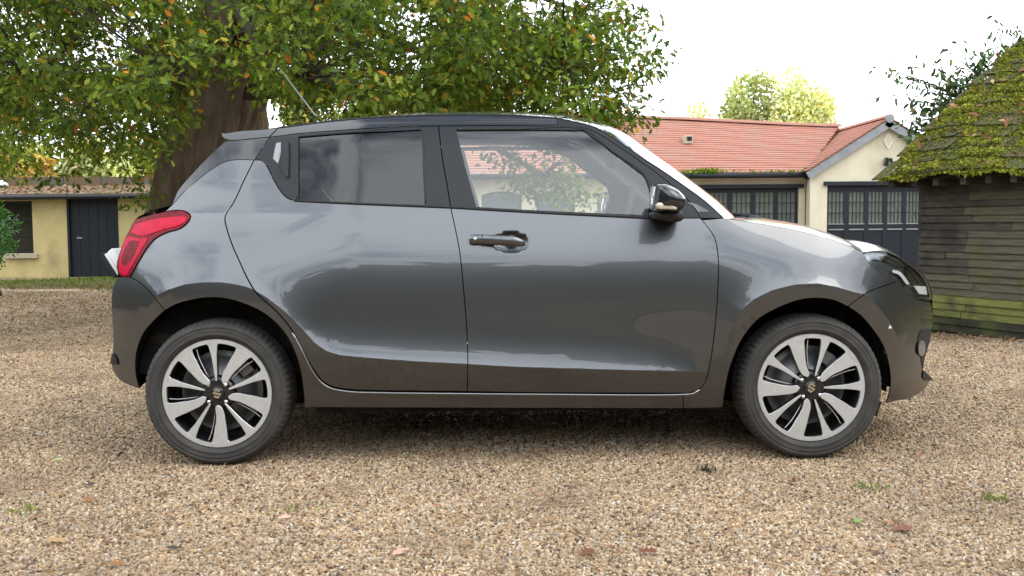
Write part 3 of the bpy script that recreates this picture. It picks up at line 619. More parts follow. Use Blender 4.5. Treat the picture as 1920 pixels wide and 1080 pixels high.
    for i in range(K+1):
        a = R(arc[0]+(arc[1]-arc[0])*i/K)
        for r, ss in ((.385, .03), (.40, .06), (.40, .34), (.05, .36)):
            pl_ = float(s_base(np.array([abs(u)*(1 if u > 0 else -1)+(r*math.cos(a) if flip > 0 else -r*math.cos(a))]), np.array([.7]))[0])-.0 if ss < .1 else 0
            V.append((r*math.cos(a), ss+pl_, r*math.sin(a)))
    for i in range(K):
        for j in range(3): F.append((i*4+j, i*4+j+1, (i+1)*4+j+1, (i+1)*4+j))
    pydata('arch_liner', V, F, liner_m, c, True)
    return c
S0 = HUBS-.012
wheel(-WB/2, S0, 0.0, 1, (-10, 180)); wheel(WB/2, S0, R(-20), 1, (-8, 190)); wheel(-WB/2, W-S0, .4, -1); wheel(WB/2, W-S0, 1.1, -1)
# underside
MB().box(-.85, .85, .10, W-.10, .21, .30).build('underbody', liner_m, car); MB().tube([(-1.6, 1.2, .30), (-.4, 1.1, .24), (.8, .9, .24)], .03).build('exhaust_pipe', liner_m, car)
MB().box(-1.65, -.8, .25, W-.25, .36, .75).build('boot_floor', liner_m, car); MB().box(.85, 1.62, .38, W-.38, .36, .78).build('engine_bay', liner_m, car)
# ---------------------------------------------------------------- inside
def rbox(name, c, sz, mat, rx=0, bev=.05):
    o = MB().box(-sz[0]/2, sz[0]/2, -sz[1]/2, sz[1]/2, -sz[2]/2, sz[2]/2).build(name, mat, car, True, bevel=bev)
    o.location = c; o.rotation_euler = (0, rx, 0); return o
for sy in (.42, 1.27):
    rbox('seat_back', (-.22, sy, .78), (.16, .46, .62), cabin_dark, R(-18), .07)
    rbox('headrest', (-.36, sy, 1.155), (.10, .25, .17), cabin_dark, R(-14), .045)
    rbox('seat_cushion', (.10, sy, .46), (.52, .48, .16), cabin_dark, R(-6), .06)
for sy in (.56, 1.13):
    rbox('rear_seat_back', (-1.0, sy, .78), (.16, .52, .6), cabin_dark, R(-20), .06)
    rbox('headrest', (-1.2, sy, 1.13), (.09, .24, .13), cabin_dark, R(-14), .04)
rbox('dashboard', (.80, W/2, .86), (.50, 1.30, .26), cabin_dark, R(8), .07)
rbox('rear_shelf', (-1.25, W/2, .95), (.35, .9, .04), cabin_dark, 0, .01)
st = []
for i in range(33):
    a = 2*math.pi*i/32; st.append((.47+.06*math.sin(a)*1.0+.0, .43+.18*math.cos(a), .98+.17*math.sin(a)))
MB().tube(st, .014, 10, False).build('steering_wheel', cabin_dark, car, True)
rbox('rear_view_mirror', (.50, W/2, 1.30), (.045, .23, .065), cabin_dark, 0, .015)
MB().tube([(.52, W/2, 1.32), (.60, W/2, 1.40)], .012).build('mirror_stalk', cabin_dark, car, True)
# inner trim of the front pillars and the centre pillars
for sgn in (1, -1):
    if sgn > 0: continue
    P = edge3([(1082, 236), (1120, 247), (1170, 280), (1210, 306), (1244, 329), (1284, 357), (1321, 384), (1350, 408)], step=.04, off=.05)
    P[:, 1] = W-P[:, 1]
    V = []; F = []
    for p in P: V += [(p[0]-.05, p[1]+.02, p[2]-.03), (p[0]-.0, p[1]-.045, p[2]+.005), (p[0]+.05, p[1]-.02, p[2]+.012)]
    for i in range(len(P)-1):
        for j in range(2): F.append((i*3+j, i*3+j+1, i*3+j+4, i*3+j+3))
    pydata('pillar_trim', V, F, cabin_grey, car, True)
# aerial, wipers
ab = local([(593, 219)], np.array([.72]))[0]; atp = local([(525, 129)], np.array([.72]))[0]
aer = MB().tube([ab, ab+(atp-ab)*.06, atp], [.011, .004, .0022], 10).build('aerial', steel, car, True)
w0 = local([(1392, 409), (1400, 404), (1418, 411)], np.array([.50, .5, .5]))
MB().tube([w0[0], w0[1], w0[2]], [.013, .016, .008], 8).tube([w0[1]+np.array([0, .0, 0]), w0[1]+np.array([-.12, .5, .03])], .008, 6).build('windscreen_wiper', rubber, car, True)
MB().tube([w0[1]+np.array([.0, -.03, -.005]), w0[1]+np.array([.05, -.03, -.02])], [.012, .014], 8).build('wiper_cap', plastic_dark, car, True)
# ================================================================== the ground
def gz(x, y): return -.22*smooth(6.5, 11, y)
GR = [(0.0, (0.081, 0.055, 0.036)), (0.12, (0.179, 0.129, 0.083)), (0.28, (0.325, 0.211, 0.118)), (0.45, (0.441, 0.302, 0.17)), (0.6, (0.341, 0.262, 0.181)), (0.74, (0.539, 0.392, 0.243)), (0.86, (0.603, 0.492, 0.354)), (0.95, (0.244, 0.211, 0.181)), (1.0, (0.685, 0.612, 0.507))]
def ramp(N, cols):
    r = N.new('ShaderNodeValToRGB'); e = r.color_ramp.elements
    while len(e) < len(cols): e.new(.5)
    for k, (p, c) in enumerate(cols): e[k].position = p; e[k].color = (*c, 1)
    return r
def gravel_mat(name, pebble):
    m = bpy.data.materials.new(name); m.use_nodes = True; t = m.node_tree; N = t.nodes; L = t.links; b = N['Principled BSDF']
    b.inputs['Roughness'].default_value = .85; b.inputs['Specular IOR Level'].default_value = .25
    rp = ramp(N, GR)
    if pebble:
        oi = N.new('ShaderNodeObjectInfo'); L.new(oi.outputs['Random'], rp.inputs[0]); geo = N.new('ShaderNodeNewGeometry'); pos = geo.outputs['Position']
        src = rp.outputs[0]
    else:
        tc = N.new('ShaderNodeTexCoord'); pos = tc.outputs['Object']
        vo = N.new('ShaderNodeTexVoronoi'); vo.inputs['Scale'].default_value = 90; L.new(pos, vo.inputs['Vector'])
        sc = N.new('ShaderNodeSeparateColor'); L.new(vo.outputs['Color'], sc.inputs[0]); L.new(sc.outputs[0], rp.inputs[0])
        bp = N.new('ShaderNodeBump'); bp.inputs['Strength'].default_value = .9; bp.inputs['Distance'].default_value = .012; bp.invert = True; L.new(vo.outputs['Distance'], bp.inputs['Height']); L.new(bp.outputs[0], b.inputs['Normal'])
        src = rp.outputs[0]
    # large soft patches: damp and leaf-brown areas
    n1 = N.new('ShaderNodeTexNoise'); n1.inputs['Scale'].default_value = .9; n1.inputs['Detail'].default_value = 6; L.new(pos, n1.inputs['Vector'])
    r1 = N.new('ShaderNodeMapRange'); r1.inputs[1].default_value = .35; r1.inputs[2].default_value = .7; r1.inputs[3].default_value = 1.08; r1.inputs[4].default_value = .80; L.new(n1.outputs[0], r1.inputs[0])
    mu = N.new('ShaderNodeVectorMath'); mu.operation = 'SCALE'; L.new(src, mu.inputs[0]); L.new(r1.outputs[0], mu.inputs['Scale'])
    n2 = N.new('ShaderNodeTexNoise'); n2.inputs['Scale'].default_value = 2.2; n2.inputs['Detail'].default_value = 8; L.new(pos, n2.inputs['Vector'])
    r2 = N.new('ShaderNodeMapRange'); r2.inputs[1].default_value = .52; r2.inputs[2].default_value = .70; r2.inputs[4].default_value = .5; L.new(n2.outputs[0], r2.inputs[0])
    m2 = N.new('ShaderNodeMix'); m2.data_type = 'RGBA'; L.new(r2.outputs[0], m2.inputs[0]); L.new(mu.outputs[0], m2.inputs[6]); m2.inputs[7].default_value = (.20, .135, .085, 1)
    L.new(m2.outputs[2], b.inputs['Base Color']); return m
gm = gravel_mat('gravel_ground', False); pm = gravel_mat('gravel_pebble', True)
xs = np.unique(np.concatenate([np.linspace(-300, -20, 15), np.linspace(-20, 20, 81), np.linspace(20, 300, 15)])); ys = np.unique(np.concatenate([np.linspace(-200, -5, 14), np.linspace(-5, 30, 141), np.linspace(30, 500, 20)]))
XX, YY = np.meshgrid(xs, ys); ZZ = gz(XX, YY)
V = np.stack([XX.ravel(), YY.ravel(), ZZ.ravel()], 1); nx = len(xs)
F = [(j*nx+i, j*nx+i+1, (j+1)*nx+i+1, (j+1)*nx+i) for j in range(len(ys)-1) for i in range(nx-1)]
ground = pydata('ground', V, F, gm, None, True); tag(ground, 'broad yard of loose pale brown gravel', kind='structure')
# loose stones in the near part: geometry nodes on a sheet
def gravel_patch(y0, y1, dens, seed, smin, smax):
    v = []; f = []; rows = np.linspace(y0, y1, 41)
    for y in rows:
        hw = y*.53+.3
        for i in range(9): v.append((-hw+2*hw*i/8, y, float(gz(0, y))+.001))
    for j in range(40):
        for i in range(8): f.append((j*9+i, j*9+i+1, (j+1)*9+i+1, (j+1)*9+i))
    o = pydata('gravel', v, f, pm); tag(o, 'loose small tan and grey stones lying over the yard in front of the car' if seed == 1 else {2: 'loose gravel stones under and beside the car', 3: 'loose gravel stones just beyond the car', 4: 'pale gravel stones far back in the yard by the verge'}[seed], kind='stuff')
    g = bpy.data.node_groups.new('gravel', 'GeometryNodeTree'); g.interface.new_socket('Geometry', in_out='INPUT', socket_type='NodeSocketGeometry'); g.interface.new_socket('Geometry', in_out='OUTPUT', socket_type='NodeSocketGeometry')
    N = g.nodes; L = g.links; gi = N.new('NodeGroupInput'); go = N.new('NodeGroupOutput')
    dp = N.new('GeometryNodeDistributePointsOnFaces'); dp.inputs['Density'].default_value = dens; dp.inputs['Seed'].default_value = seed; L.new(gi.outputs[0], dp.inputs[0])
    ico = N.new('GeometryNodeMeshIcoSphere'); ico.inputs['Radius'].default_value = .5; ico.inputs['Subdivisions'].default_value = 2
    sp = N.new('GeometryNodeSetPosition'); nz = N.new('ShaderNodeTexNoise'); nz.inputs['Scale'].default_value = 1.6; ps = N.new('GeometryNodeInputPosition'); L.new(ps.outputs[0], nz.inputs['Vector'])
    sb_ = N.new('ShaderNodeVectorMath'); sb_.operation = 'SUBTRACT'; L.new(nz.outputs['Color'], sb_.inputs[0]); sb_.inputs[1].default_value = (.5, .5, .5)
    sc_ = N.new('ShaderNodeVectorMath'); sc_.operation = 'SCALE'; sc_.inputs['Scale'].default_value = .9; L.new(sb_.outputs[0], sc_.inputs[0]); L.new(ico.outputs[0], sp.inputs[0]); L.new(sc_.outputs[0], sp.inputs['Offset'])
    sm = N.new('GeometryNodeSetMaterial'); sm.inputs['Material'].default_value = pm; L.new(sp.outputs[0], sm.inputs[0])
    sh = N.new('GeometryNodeSetShadeSmooth'); sh.inputs['Shade Smooth'].default_value = False; L.new(sm.outputs[0], sh.inputs[0])
    ip = N.new('GeometryNodeInstanceOnPoints'); L.new(dp.outputs[0], ip.inputs['Points']); L.new(sh.outputs[0], ip.inputs['Instance'])
    rr = N.new('FunctionNodeRandomValue'); rr.data_type = 'FLOAT_VECTOR'; rr.inputs[1].default_value = (6.28, 6.28, 6.28); rr.inputs['Seed'].default_value = seed+3; L.new(rr.outputs[0], ip.inputs['Rotation'])
    r1 = N.new('FunctionNodeRandomValue'); r1.data_type = 'FLOAT_VECTOR'; r1.inputs[0].default_value = (smin, smin, smin*.7); r1.inputs[1].default_value = (smax, smax*.8, smax*.6); r1.inputs['Seed'].default_value = seed+9
    L.new(r1.outputs[0], ip.inputs['Scale']); L.new(ip.outputs[0], go.inputs[0])
    md = o.modifiers.new('scatter', 'NODES'); md.node_group = g
    return o
gravel_patch(2.2, 4.6, 7600, 1, .0065, .018)
gravel_patch(4.6, 7.6, 3600, 2, .0075, .019)
gravel_patch(7.6, 11.5, 1700, 3, .010, .026)
gravel_patch(11.5, 18.8, 520, 4, .014, .036)

# ================================================================== leaves
def leaf_template(kind):
    if kind == 'oak': st = [(0, .015), (.16, .05), (.24, .20), (.34, .08), (.47, .30), (.58, .11), (.72, .31), (.83, .12), (.93, .14), (1, .0)]
    elif kind == 'lance': st = [(0, .01), (.25, .14), (.55, .17), (.8, .09), (1, 0)]
    else: st = [(0, .05), (.5, .38), (1, .03)]
    V = []; F = []
    if kind == 'quad':
        V = np.array([(0, -.04, 0), (0, .04, 0), (.5, -.38, .05), (.5, .38, .05), (1, -.03, -.1), (1, .03, -.1)], float); return V, np.array([(0, 2, 3, 1), (2, 4, 5, 3)])
    for x, h in st: V += [(x, -h, .22*h+.0), (x, 0, 0), (x, h, .22*h)]
    V = np.array(V, float); V[:, 2] -= .18*V[:, 0]**2
    for i in range(len(st)-1):
        for j in (0, 1): F.append((i*3+j, (i+1)*3+j, (i+1)*3+j+1, i*3+j+1))
    return V, np.array(F)
LT = {k: leaf_template(k) for k in ('oak', 'lance', 'quad')}
def unit(a): return a/(np.linalg.norm(a, axis=-1, keepdims=True)+1e-9)
def leaf_cloud(name, pos, axis, up, size, col, kind, mat, parent=None):
    T, Fq = LT[kind]; n = len(pos); a = unit(axis); c = unit(np.cross(up, a)); b = np.cross(a, c)
    V = pos[:, None]+size[:, None, None]*(T[None, :, 0:1]*a[:, None]+T[None, :, 1:2]*c[:, None]+T[None, :, 2:3]*b[:, None])
    F = (Fq[None]+(np.arange(n)*len(T))[:, None, None]).reshape(-1, 4)
    C = np.repeat(col, len(T), 0)
    return fast_mesh(name, V.reshape(-1, 3), F, mat, parent, C)
leaf_m = leafmat('leaf', .30); leaf_gloss = leafmat('glossy_leaf', .2, .4, .22); litter_m = leafmat('dry_leaf', .10, .8, .2)
def pal(n, cols, wts, jit=.18):
    c = np.array(cols)[rng.choice(len(cols), n, p=np.array(wts)/sum(wts))]; return np.clip(c*(1+jit*rng.normal(size=(n, 1)))*(1+.06*rng.normal(size=(n, 3))), .004, .9)
OAKC = [(.112, .170, .022), (.150, .205, .028), (.070, .112, .020), (.26, .30, .042), (.46, .19, .025), (.40, .33, .045), (.28, .12, .025)]
OAKW = [30, 24, 26, 9, 1.6, 2.4, 1.2]
# ---------------------------------------------------------------- oak
oak = empty('oak_tree', (-3.95, 13.2, -.22)); tag(oak, 'big old oak with thick ridged trunk and low lobed green leaves behind the car', 'tree')
oakinv = np.array([-3.95, 13.2, -.22])
bark = nmat('oak_bark', (.125, .092, .068), (.20, .148, .112), 3.2, .95, bump=1.0, bscale=5, stretch=(3.5, 3.5, .55), bdist=.05, cc=(.12, .12, .07), cscale=1.3, cthr=(.55, .75))
tp = [at(368, 520, 13.2), at(372, 430, 13.2), at(385, 330, 13.2), at(408, 230, 13.2), at(432, 120, 13.2), at(448, 20, 13.2), at(458, -120, 13.2), at(470, -400, 13.3), at(480, -760, 13.4)]
tr_ = [.74, .64, .58, .54, .44, .40, .36, .27, .14]
tpc = catmull(np.array(tp), .09); trc = np.interp(np.linspace(0, 1, len(tpc)), np.linspace(0, 1, len(tr_)), tr_); K = 96
ang = np.linspace(0, 2*np.pi, K, endpoint=False); V = []
ph = rng.uniform(0, 6.28, 12)
for i, p in enumerate(tpc):
    z = p[2]; w_ = np.zeros(K)
    for m_, am in ((5, .05), (9, .035), (23, .035), (37, .028), (51, .02)):
        w_ += am*np.sin(m_*ang+ph[m_ % 12]+1.4*np.sin(z*2.1+m_)+.9*np.sin(z*5.3+m_*2))
    r = trc[i]*(1+w_-.03*rng.random(K)); V.append(np.stack([p[0]+r*np.cos(ang), p[1]+r*np.sin(ang), np.full(K, z)], 1))
V = np.vstack(V)-oakinv; n = len(tpc); F = [(i*K+j, i*K+(j+1) % K, (i+1)*K+(j+1) % K, (i+1)*K+j) for i in range(n-1) for j in range(K)]
pydata('trunk', V, F, bark, oak, True)
# spray centres: (x, y centre in the picture, half sizes, distance range, count)
SPR = [(120, 60, 260, 150, 8.5, 13, 165), (130, 215, 250, 75, 9, 13.5, 66), (60, 275, 170, 50, 10, 14, 18), (340, 135, 95, 70, 7.8, 11.5, 40), (320, 245, 80, 50, 9, 12, 22), (275, 345, 28, 32, 10, 11.5, 5),
       (500, 70, 110, 85, 8, 12, 36), (520, 170, 60, 45, 9, 12, 12), (640, 60, 120, 110, 8.5, 13.5, 42), (800, 90, 200, 120, 8, 13, 130), (960, 110, 130, 105, 8.5, 12.5, 78), (800, 190, 210, 40, 9, 13, 30),
       (1075, 110, 70, 100, 9, 12, 30), (1120, 170, 60, 60, 9.2, 11.5, 16), (1195, 130, 45, 60, 9.5, 11, 9), (1160, 30, 70, 35, 9.5, 11.5, 7), (1165, 222, 40, 16, 10, 11.5, 4), (980, 235, 140, 25, 10, 12.5, 16),
       (1005, 322, 62, 30, 10, 12.5, 10), (1060, 365, 35, 25, 10, 11.5, 4), (500, -90, 700, 90, 8, 14, 150), (140, 110, 280, 130, 12.5, 15.5, 185), (700, 90, 330, 110, 12.5, 15, 60)]
cen = []
for x, y, rx, ry, d0, d1, k in SPR:
    for _ in range(k):
        while True:
            a, b = rng.uniform(-1, 1, 2)
            if a*a+b*b < 1: break
        cen.append(at(x+a*rx*1.1, y+b*ry*1.1, rng.uniform(d0, d1)))
cen = np.array(cen)
cen = cen[~((cen[:, 2] < .9) & (cen[:, 0] < .5))]
cx_ = 960+FPX*cen[:, 0]/cen[:, 1]; cy_ = 424-FPX*(cen[:, 2]-1)/cen[:, 1]                       # keep most of the trunk clear
mid_ = np.interp(cy_, [0, 120, 230, 330], [452, 445, 425, 385]); half_ = np.interp(cy_, [0, 120, 230, 330], [56, 66, 85, 115])
cen = cen[~((np.abs(cx_-mid_) < half_) & (cy_ < 420) & (rng.random(len(cen)) < np.interp(cy_, [0, 60, 120, 180, 260], [.85, .7, .6, .9, .97])))]
limb_m = nmat('oak_limb_bark', (.050, .038, .030), (.085, .066, .052), 6, .95, bump=.8, bscale=30, bdist=.02)
limb_ends = [at(60, 150, 10), at(-100, 60, 12), at(180, 240, 11.5), at(620, 60, 10.5), at(720, 185, 11.5), at(900, 100, 10.5), at(1060, 110, 10.2), at(560, 150, 9.5), at(330, 150, 9), at(1080, 20, 11), at(800, -60, 10), at(300, -100, 10), at(985, 240, 11.2), at(1020, 330, 11.2), at(100, -120, 12)]
LP = []; lb = MB()
for e in limb_ends:
    k = int(np.clip(np.interp(e[2]+.9, [1.5, 2.4, 4.5], [int(len(tpc)*.16), int(len(tpc)*.25), int(len(tpc)*.45)]), 0, len(tpc)-1)); b0 = tpc[k]+np.array([0, -.1, 0])
    mid = b0*.45+e*.55+np.array([0, 0, .45])+rng.normal(size=3)*.18; q1 = b0*.78+e*.22+np.array([0, 0, .32]); q3 = mid*.4+e*.6+rng.normal(size=3)*.12
    c = catmull(np.array([b0, q1, mid, q3, e]), .2); LP.append(c); lb.tube([tuple(p-oakinv) for p in c], list(np.linspace(.13, .018, len(c))), 8)
lb.build('limb', limb_m, oak, True)['kind'] = 'stuff'
allL = np.vstack(LP); tw = MB()
for c in cen:
    d = np.linalg.norm(allL-c, axis=1); j = d.argmin()
    if d[j] < 2.2:
        p0 = allL[j]; m_ = (p0+c)/2+np.array([0, 0, .08]); tw.tube([tuple(p0-oakinv), tuple(m_-oakinv), tuple(c-oakinv)], [.010, .007, .003], 4, False)
tw.build('twig', limb_m, oak)['kind'] = 'stuff'
def spray_leaves(cen, per, rad, l0, l1, cols, wts, droop=.35):
    n = len(cen)*per; c = np.repeat(cen, per, 0); off = unit(rng.normal(size=(n, 3)))*np.array([1, 1, .62])*(rad*np.sqrt(rng.random((n, 1)))); pos = c+off
    ax = unit(off+.6*rng.normal(size=(n, 3))*rad)+np.array([0, 0, -droop]); up = np.array([0, -.35, 1.0])+.75*rng.normal(size=(n, 3)); sz = rng.uniform(l0, l1, n)
    col = pal(n, cols, wts); tone = np.repeat(1+.22*rng.normal(size=(len(cen), 1)), per, 0); return pos, ax, up, sz, np.clip(col*np.clip(tone, .55, 1.6), .004, .8)
pos, ax, up, sz, col = spray_leaves(cen, 57, .32, .056, .100, OAKC, OAKW)
dist = pos[:, 1]; px_ = 960+FPX*pos[:, 0]/dist; py_ = 418-FPX*(pos[:, 2]-1)/dist
vis = (px_ > 0) & (px_ < 1260) & (py_ > 0) & (py_ < 205); order = np.argsort(np.where(vis, dist, 99))[:300]
crown = leaf_cloud('crown', np.delete(pos, order, 0)-oakinv, np.delete(ax, order, 0), np.delete(up, order, 0), np.delete(sz, order), np.delete(col, order, 0), 'oak', leaf_m, oak); crown['kind'] = 'stuff'
lm = {}
for q in order:
    ck = int(np.argmin([np.linalg.norm(np.array(c)-col[q]) for c in OAKC]))
    if ck not in lm:
        T, Fq = LT['oak']; o = fast_mesh('leaf', T, Fq, leaf_m, oak, np.tile(OAKC[ck], (len(T), 1))); lm[ck] = o.data; bpy.data.objects.remove(o)
    a = unit(ax[q]); c = unit(np.cross(up[q], a)); b = np.cross(a, c); s_ = sz[q]; o = link('leaf', lm[ck], None, oak)
    o.matrix_local = Matrix(((a[0]*s_, c[0]*s_, b[0]*s_, pos[q][0]-oakinv[0]), (a[1]*s_, c[1]*s_, b[1]*s_, pos[q][1]-oakinv[1]), (a[2]*s_, c[2]*s_, b[2]*s_, pos[q][2]-oakinv[2]), (0, 0, 0, 1)))
# the crown above the picture
n = 9000; th = rng.uniform(0, 2*np.pi, n); rr_ = 7.5*np.sqrt(rng.random(n)); hh = rng.uniform(0, 1, n)
P = np.stack([-3.9+rr_*np.cos(th), 13.5+rr_*np.sin(th), 5.2+hh*(7.5*(1-(rr_/8.2)**2))+1.2*np.sin(th*5)+.0*hh], 1)
P = P[(P[:, 1] > 7.2) & (P[:, 2] > 1.0+P[:, 1]*.30)]
leaf_cloud('upper_crown', P-oakinv, rng.normal(size=P.shape), np.array([0, 0, 1.])+.7*rng.normal(size=P.shape), rng.uniform(.22, .42, len(P)), pal(len(P), OAKC, OAKW), 'quad', leaf_m, oak)['kind'] = 'stuff'
# ---------------------------------------------------------------- other trees
def tree(name, label, x, y, base, h, w_, cols, wts, n=5000, lf=.2, group=None, clump=26, trunk=True, crad=1.0, low=.22, cat='tree'):
    t = empty(name, (x, y, base)); tag(t, label, cat, group)
    cc = []
    while len(cc) < clump:
        a = rng.uniform(-1, 1, 3)
        if (a**2).sum() < 1: cc.append(a)
    cc = np.array(cc)*np.array([w_/2, w_/2*.8, h*(1-low)/2])*.82+np.array([0, 0, h*(low+(1-low)/2)])
    rad = w_*.16*crad*rng.uniform(.7, 1.35, clump); k = rng.choice(clump, n); d = unit(rng.normal(size=(n, 3))); pos = cc[k]+d*(rad[k]*rng.uniform(.55, 1.05, n))[:, None]*np.array([1, 1, .85])
    tone = (1+.16*rng.normal(size=clump))[k][:, None]
    leaf_cloud('crown', pos, rng.normal(size=(n, 3)), d+.6*rng.normal(size=(n, 3)), rng.uniform(.7, 1.3, n)*lf, np.clip(pal(n, cols, wts)*tone, .004, .9), 'quad', leaf_m, t)['kind'] = 'stuff'
    if trunk:
        b = MB(); b.tube([(0, 0, 0), (.05*w_*rng.normal(), 0, h*.35), (.02*w_, 0, h*.8)], [w_*.035, w_*.028, w_*.01], 8)
        b.build('trunk', limb_m, t, True)
        b = MB()
        for q in range(6):
            z0 = h*rng.uniform(.2, .5); e = cc[rng.integers(clump)]; b.tube([(0, 0, z0), tuple(e*.5+np.array([0, 0, z0*.6])), tuple(e)], [w_*.014, w_*.01, w_*.003], 5)
        b.build('limb', limb_m, t, True)['kind'] = 'stuff'
    return t
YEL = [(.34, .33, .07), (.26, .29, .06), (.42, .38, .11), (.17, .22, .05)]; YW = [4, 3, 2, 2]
HAZY_LIME = [(.66, .63, .36), (.57, .57, .32), (.72, .67, .42), (.46, .48, .27)]  # leaf tones bleached to imitate distant haze and overexposure
ORG = [(.50, .30, .10), (.42, .24, .08), (.52, .40, .15)]
DRK = [(.035, .06, .02), (.05, .08, .022), (.025, .045, .018), (.07, .085, .03)]
def px_tree(name, label, px, ptop, pw, D, cols, wts, **k):
    p = at(px, ptop, D); tree(name, label, p[0], D, -.3, p[2]+.3, pw/FPX*D, cols, wts, **k)
px_tree('broadleaf_tree', 'tall rounded pale yellow-green tree rising behind the red garage roof', 1498, 120, 165, 60, HAZY_LIME, [4, 3, 3, 2], n=17000, lf=.24, clump=70, low=.05, crad=1.25)
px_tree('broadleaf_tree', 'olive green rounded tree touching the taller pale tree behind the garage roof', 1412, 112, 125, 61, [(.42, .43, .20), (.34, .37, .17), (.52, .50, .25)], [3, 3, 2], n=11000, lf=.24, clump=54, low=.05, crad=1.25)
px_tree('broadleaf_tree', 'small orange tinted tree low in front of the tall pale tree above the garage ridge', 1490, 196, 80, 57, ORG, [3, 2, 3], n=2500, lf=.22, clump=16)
px_tree('broadleaf_tree', 'low pale cream-green tree showing just above the garage ridge left of the tall trees', 1320, 178, 150, 58, HAZY_LIME, [4, 3, 3, 2], n=4500, lf=.22)
px_tree('broadleaf_tree', 'faint pale tree top peeping over the garage ridge beside the oak leaves', 1232, 186, 120, 58, HAZY_LIME, [4, 3, 3, 2], n=3500, lf=.22)
L_ = [('bright yellow-green tree standing left behind the low cream outbuilding', 20, 235, 190, 36, YEL), ('yellow leafed tree in sun above the middle of the outbuilding roof', 165, 245, 170, 37, HAZY_LIME), ('pale lime tree behind the outbuilding close left of the oak trunk', 275, 240, 130, 39, YEL), ('wide sunlit yellow tree behind the far left end of the outbuilding', -110, 225, 180, 38, HAZY_LIME),
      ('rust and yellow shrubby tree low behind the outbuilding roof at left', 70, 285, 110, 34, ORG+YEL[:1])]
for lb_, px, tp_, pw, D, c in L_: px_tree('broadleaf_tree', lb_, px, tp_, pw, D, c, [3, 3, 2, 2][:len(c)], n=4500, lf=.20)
for lb_, px, tp_, pw, D, c in [('mid green tree seen through gaps just right of the oak trunk', 560, 120, 170, 46, DRK+YEL[:2]), ('yellowing tree glimpsed under the oak leaves above the car roof', 690, 160, 150, 48, YEL+DRK[:2]), ('dark green tree hidden behind the oak leaves over the middle of the car roof', 850, 120, 200, 50, DRK), ('green and yellow tree behind the right hand oak leaves', 1030, 165, 150, 52, DRK+YEL[:2])]:
    px_tree('broadleaf_tree', lb_, px, tp_, pw, D, c, [1]*len(c), n=4500, lf=.22)
# laurel at the left edge
lau = empty('laurel_bush', tuple(at(-45, 520, 17.5)*np.array([1, 1, 0])+np.array([0, 0, -.22]))); tag(lau, 'glossy dark green laurel bush on a short trunk at the left edge', 'bush')
l0 = np.array(lau.location); c0 = at(-45, 435, 17.5)-l0; n = 2600; d = unit(rng.normal(size=(n, 3))); rad = rng.uniform(.62, 1.02, n)
pos = c0+d*rad[:, None]*np.array([.62, .62, .68])*(1+.12*np.sin(d[:, :1]*7+d[:, 2:]*9))
leaf_cloud('crown', pos, d+.7*rng.normal(size=(n, 3)), d+np.array([0, 0, .7])+.5*rng.normal(size=(n, 3)), rng.uniform(.07, .115, n), pal(n, [(.055, .15, .03), (.04, .11, .025), (.09, .21, .045)], [3, 3, 2]), 'lance', leaf_gloss, lau)['kind'] = 'stuff'
MB().tube([(0, 0, 0), (.02, 0, .35), (-.03, 0, .8)], [.11, .08, .05], 10).tube([(.3, 0.05, 0), (.26, 0, .3), (.15, 0, .6)], [.12, .08, .04], 10).build('trunk', limb_m, lau, True)

lawn_m = nmat('worn_lawn', (.040, .050, .018), (.065, .058, .026), 3, .95, bump=.5, bscale=40, cc=(.10, .07, .04), cscale=.5)
tag(pydata('lawn', [(-70, -40, .02), (70, -40, .02), (70, -3.2, .02), (-70, -3.2, .02)], [(0, 1, 2, 3)], lawn_m), 'worn leafy lawn behind the photographer', kind='structure')
# ================================================================== garages
cream = nmat('cream_render', (.62, .57, .44), (.68, .63, .495), 3, .9, bump=.15, bscale=60, cc=(.50, .45, .33), cscale=1.1, cthr=(.48, .72))
cream_l = nmat('aged_cream_render', (.53, .435, .20), (.585, .485, .235), 4, .9, bump=.2, bscale=50, cc=(.36, .28, .15), cscale=1.4, cthr=(.52, .75))
black_paint = nmat('black_door_paint', (.012, .015, .022), (.018, .022, .031), 20, .45, bump=.08, bscale=120)
grey_door = nmat('blue_grey_door_paint', (.10, .13, .15), (.13, .16, .18), 12, .6, bump=.1)
tile_m = nmat('red_clay_tile', (.36, .152, .110), (.43, .200, .148), 14, .85, bump=.5, bscale=40, cc=(.36, .205, .155), cscale=1.6, cthr=(.42, .68), stretch=(1.0, 3, 3))
tile_d = nmat('shaded_clay_tile', (.30, .125, .085), (.38, .165, .115), 10, .9, bump=.5, bscale=40, cc=(.19, .12, .09), cscale=2, cthr=(.5, .75))  # darker copy of the roof tile, gable slope shade put into the colour
tile_s = nmat('lichened_clay_tile', (.42, .27, .14), (.34, .25, .11), 8, .9, bump=.5, bscale=40)
lead = nmat('weathered_grey_board', (.22, .23, .25), (.28, .29, .31), 6, .7, bump=.1)
pane_m = nmat('old_window_pane', (.10, .12, .105), (.17, .19, .165), 1.5, .12, spec=.5)
muntin = nmat('dark_muntin', (.02, .024, .03), (.03, .034, .04), 20, .6)
moss_m = leafmat('moss', .15, .9, .1)
pane_d = nmat('dark_window_pane', (.018, .018, .015), (.035, .034, .026), 2, .15)
stone = nmat('stone_sill', (.40, .36, .27), (.46, .41, .31), 12, .9)
GY = 26.0; GX = lambda px, D=GY: (px-960)/FPX*D
gar = empty('garage_building', (4, GY, -.22)); tag(gar, 'long low cream garage block with red tiled roof, black doors and a gabled end', 'building')
G0 = np.array([4, GY, -.22])
def gl(m, name, mat, par=None, **k):
    m.v = [tuple(np.array(p)-G0) for p in m.v]; return m.build(name, mat, par or gar, **k)
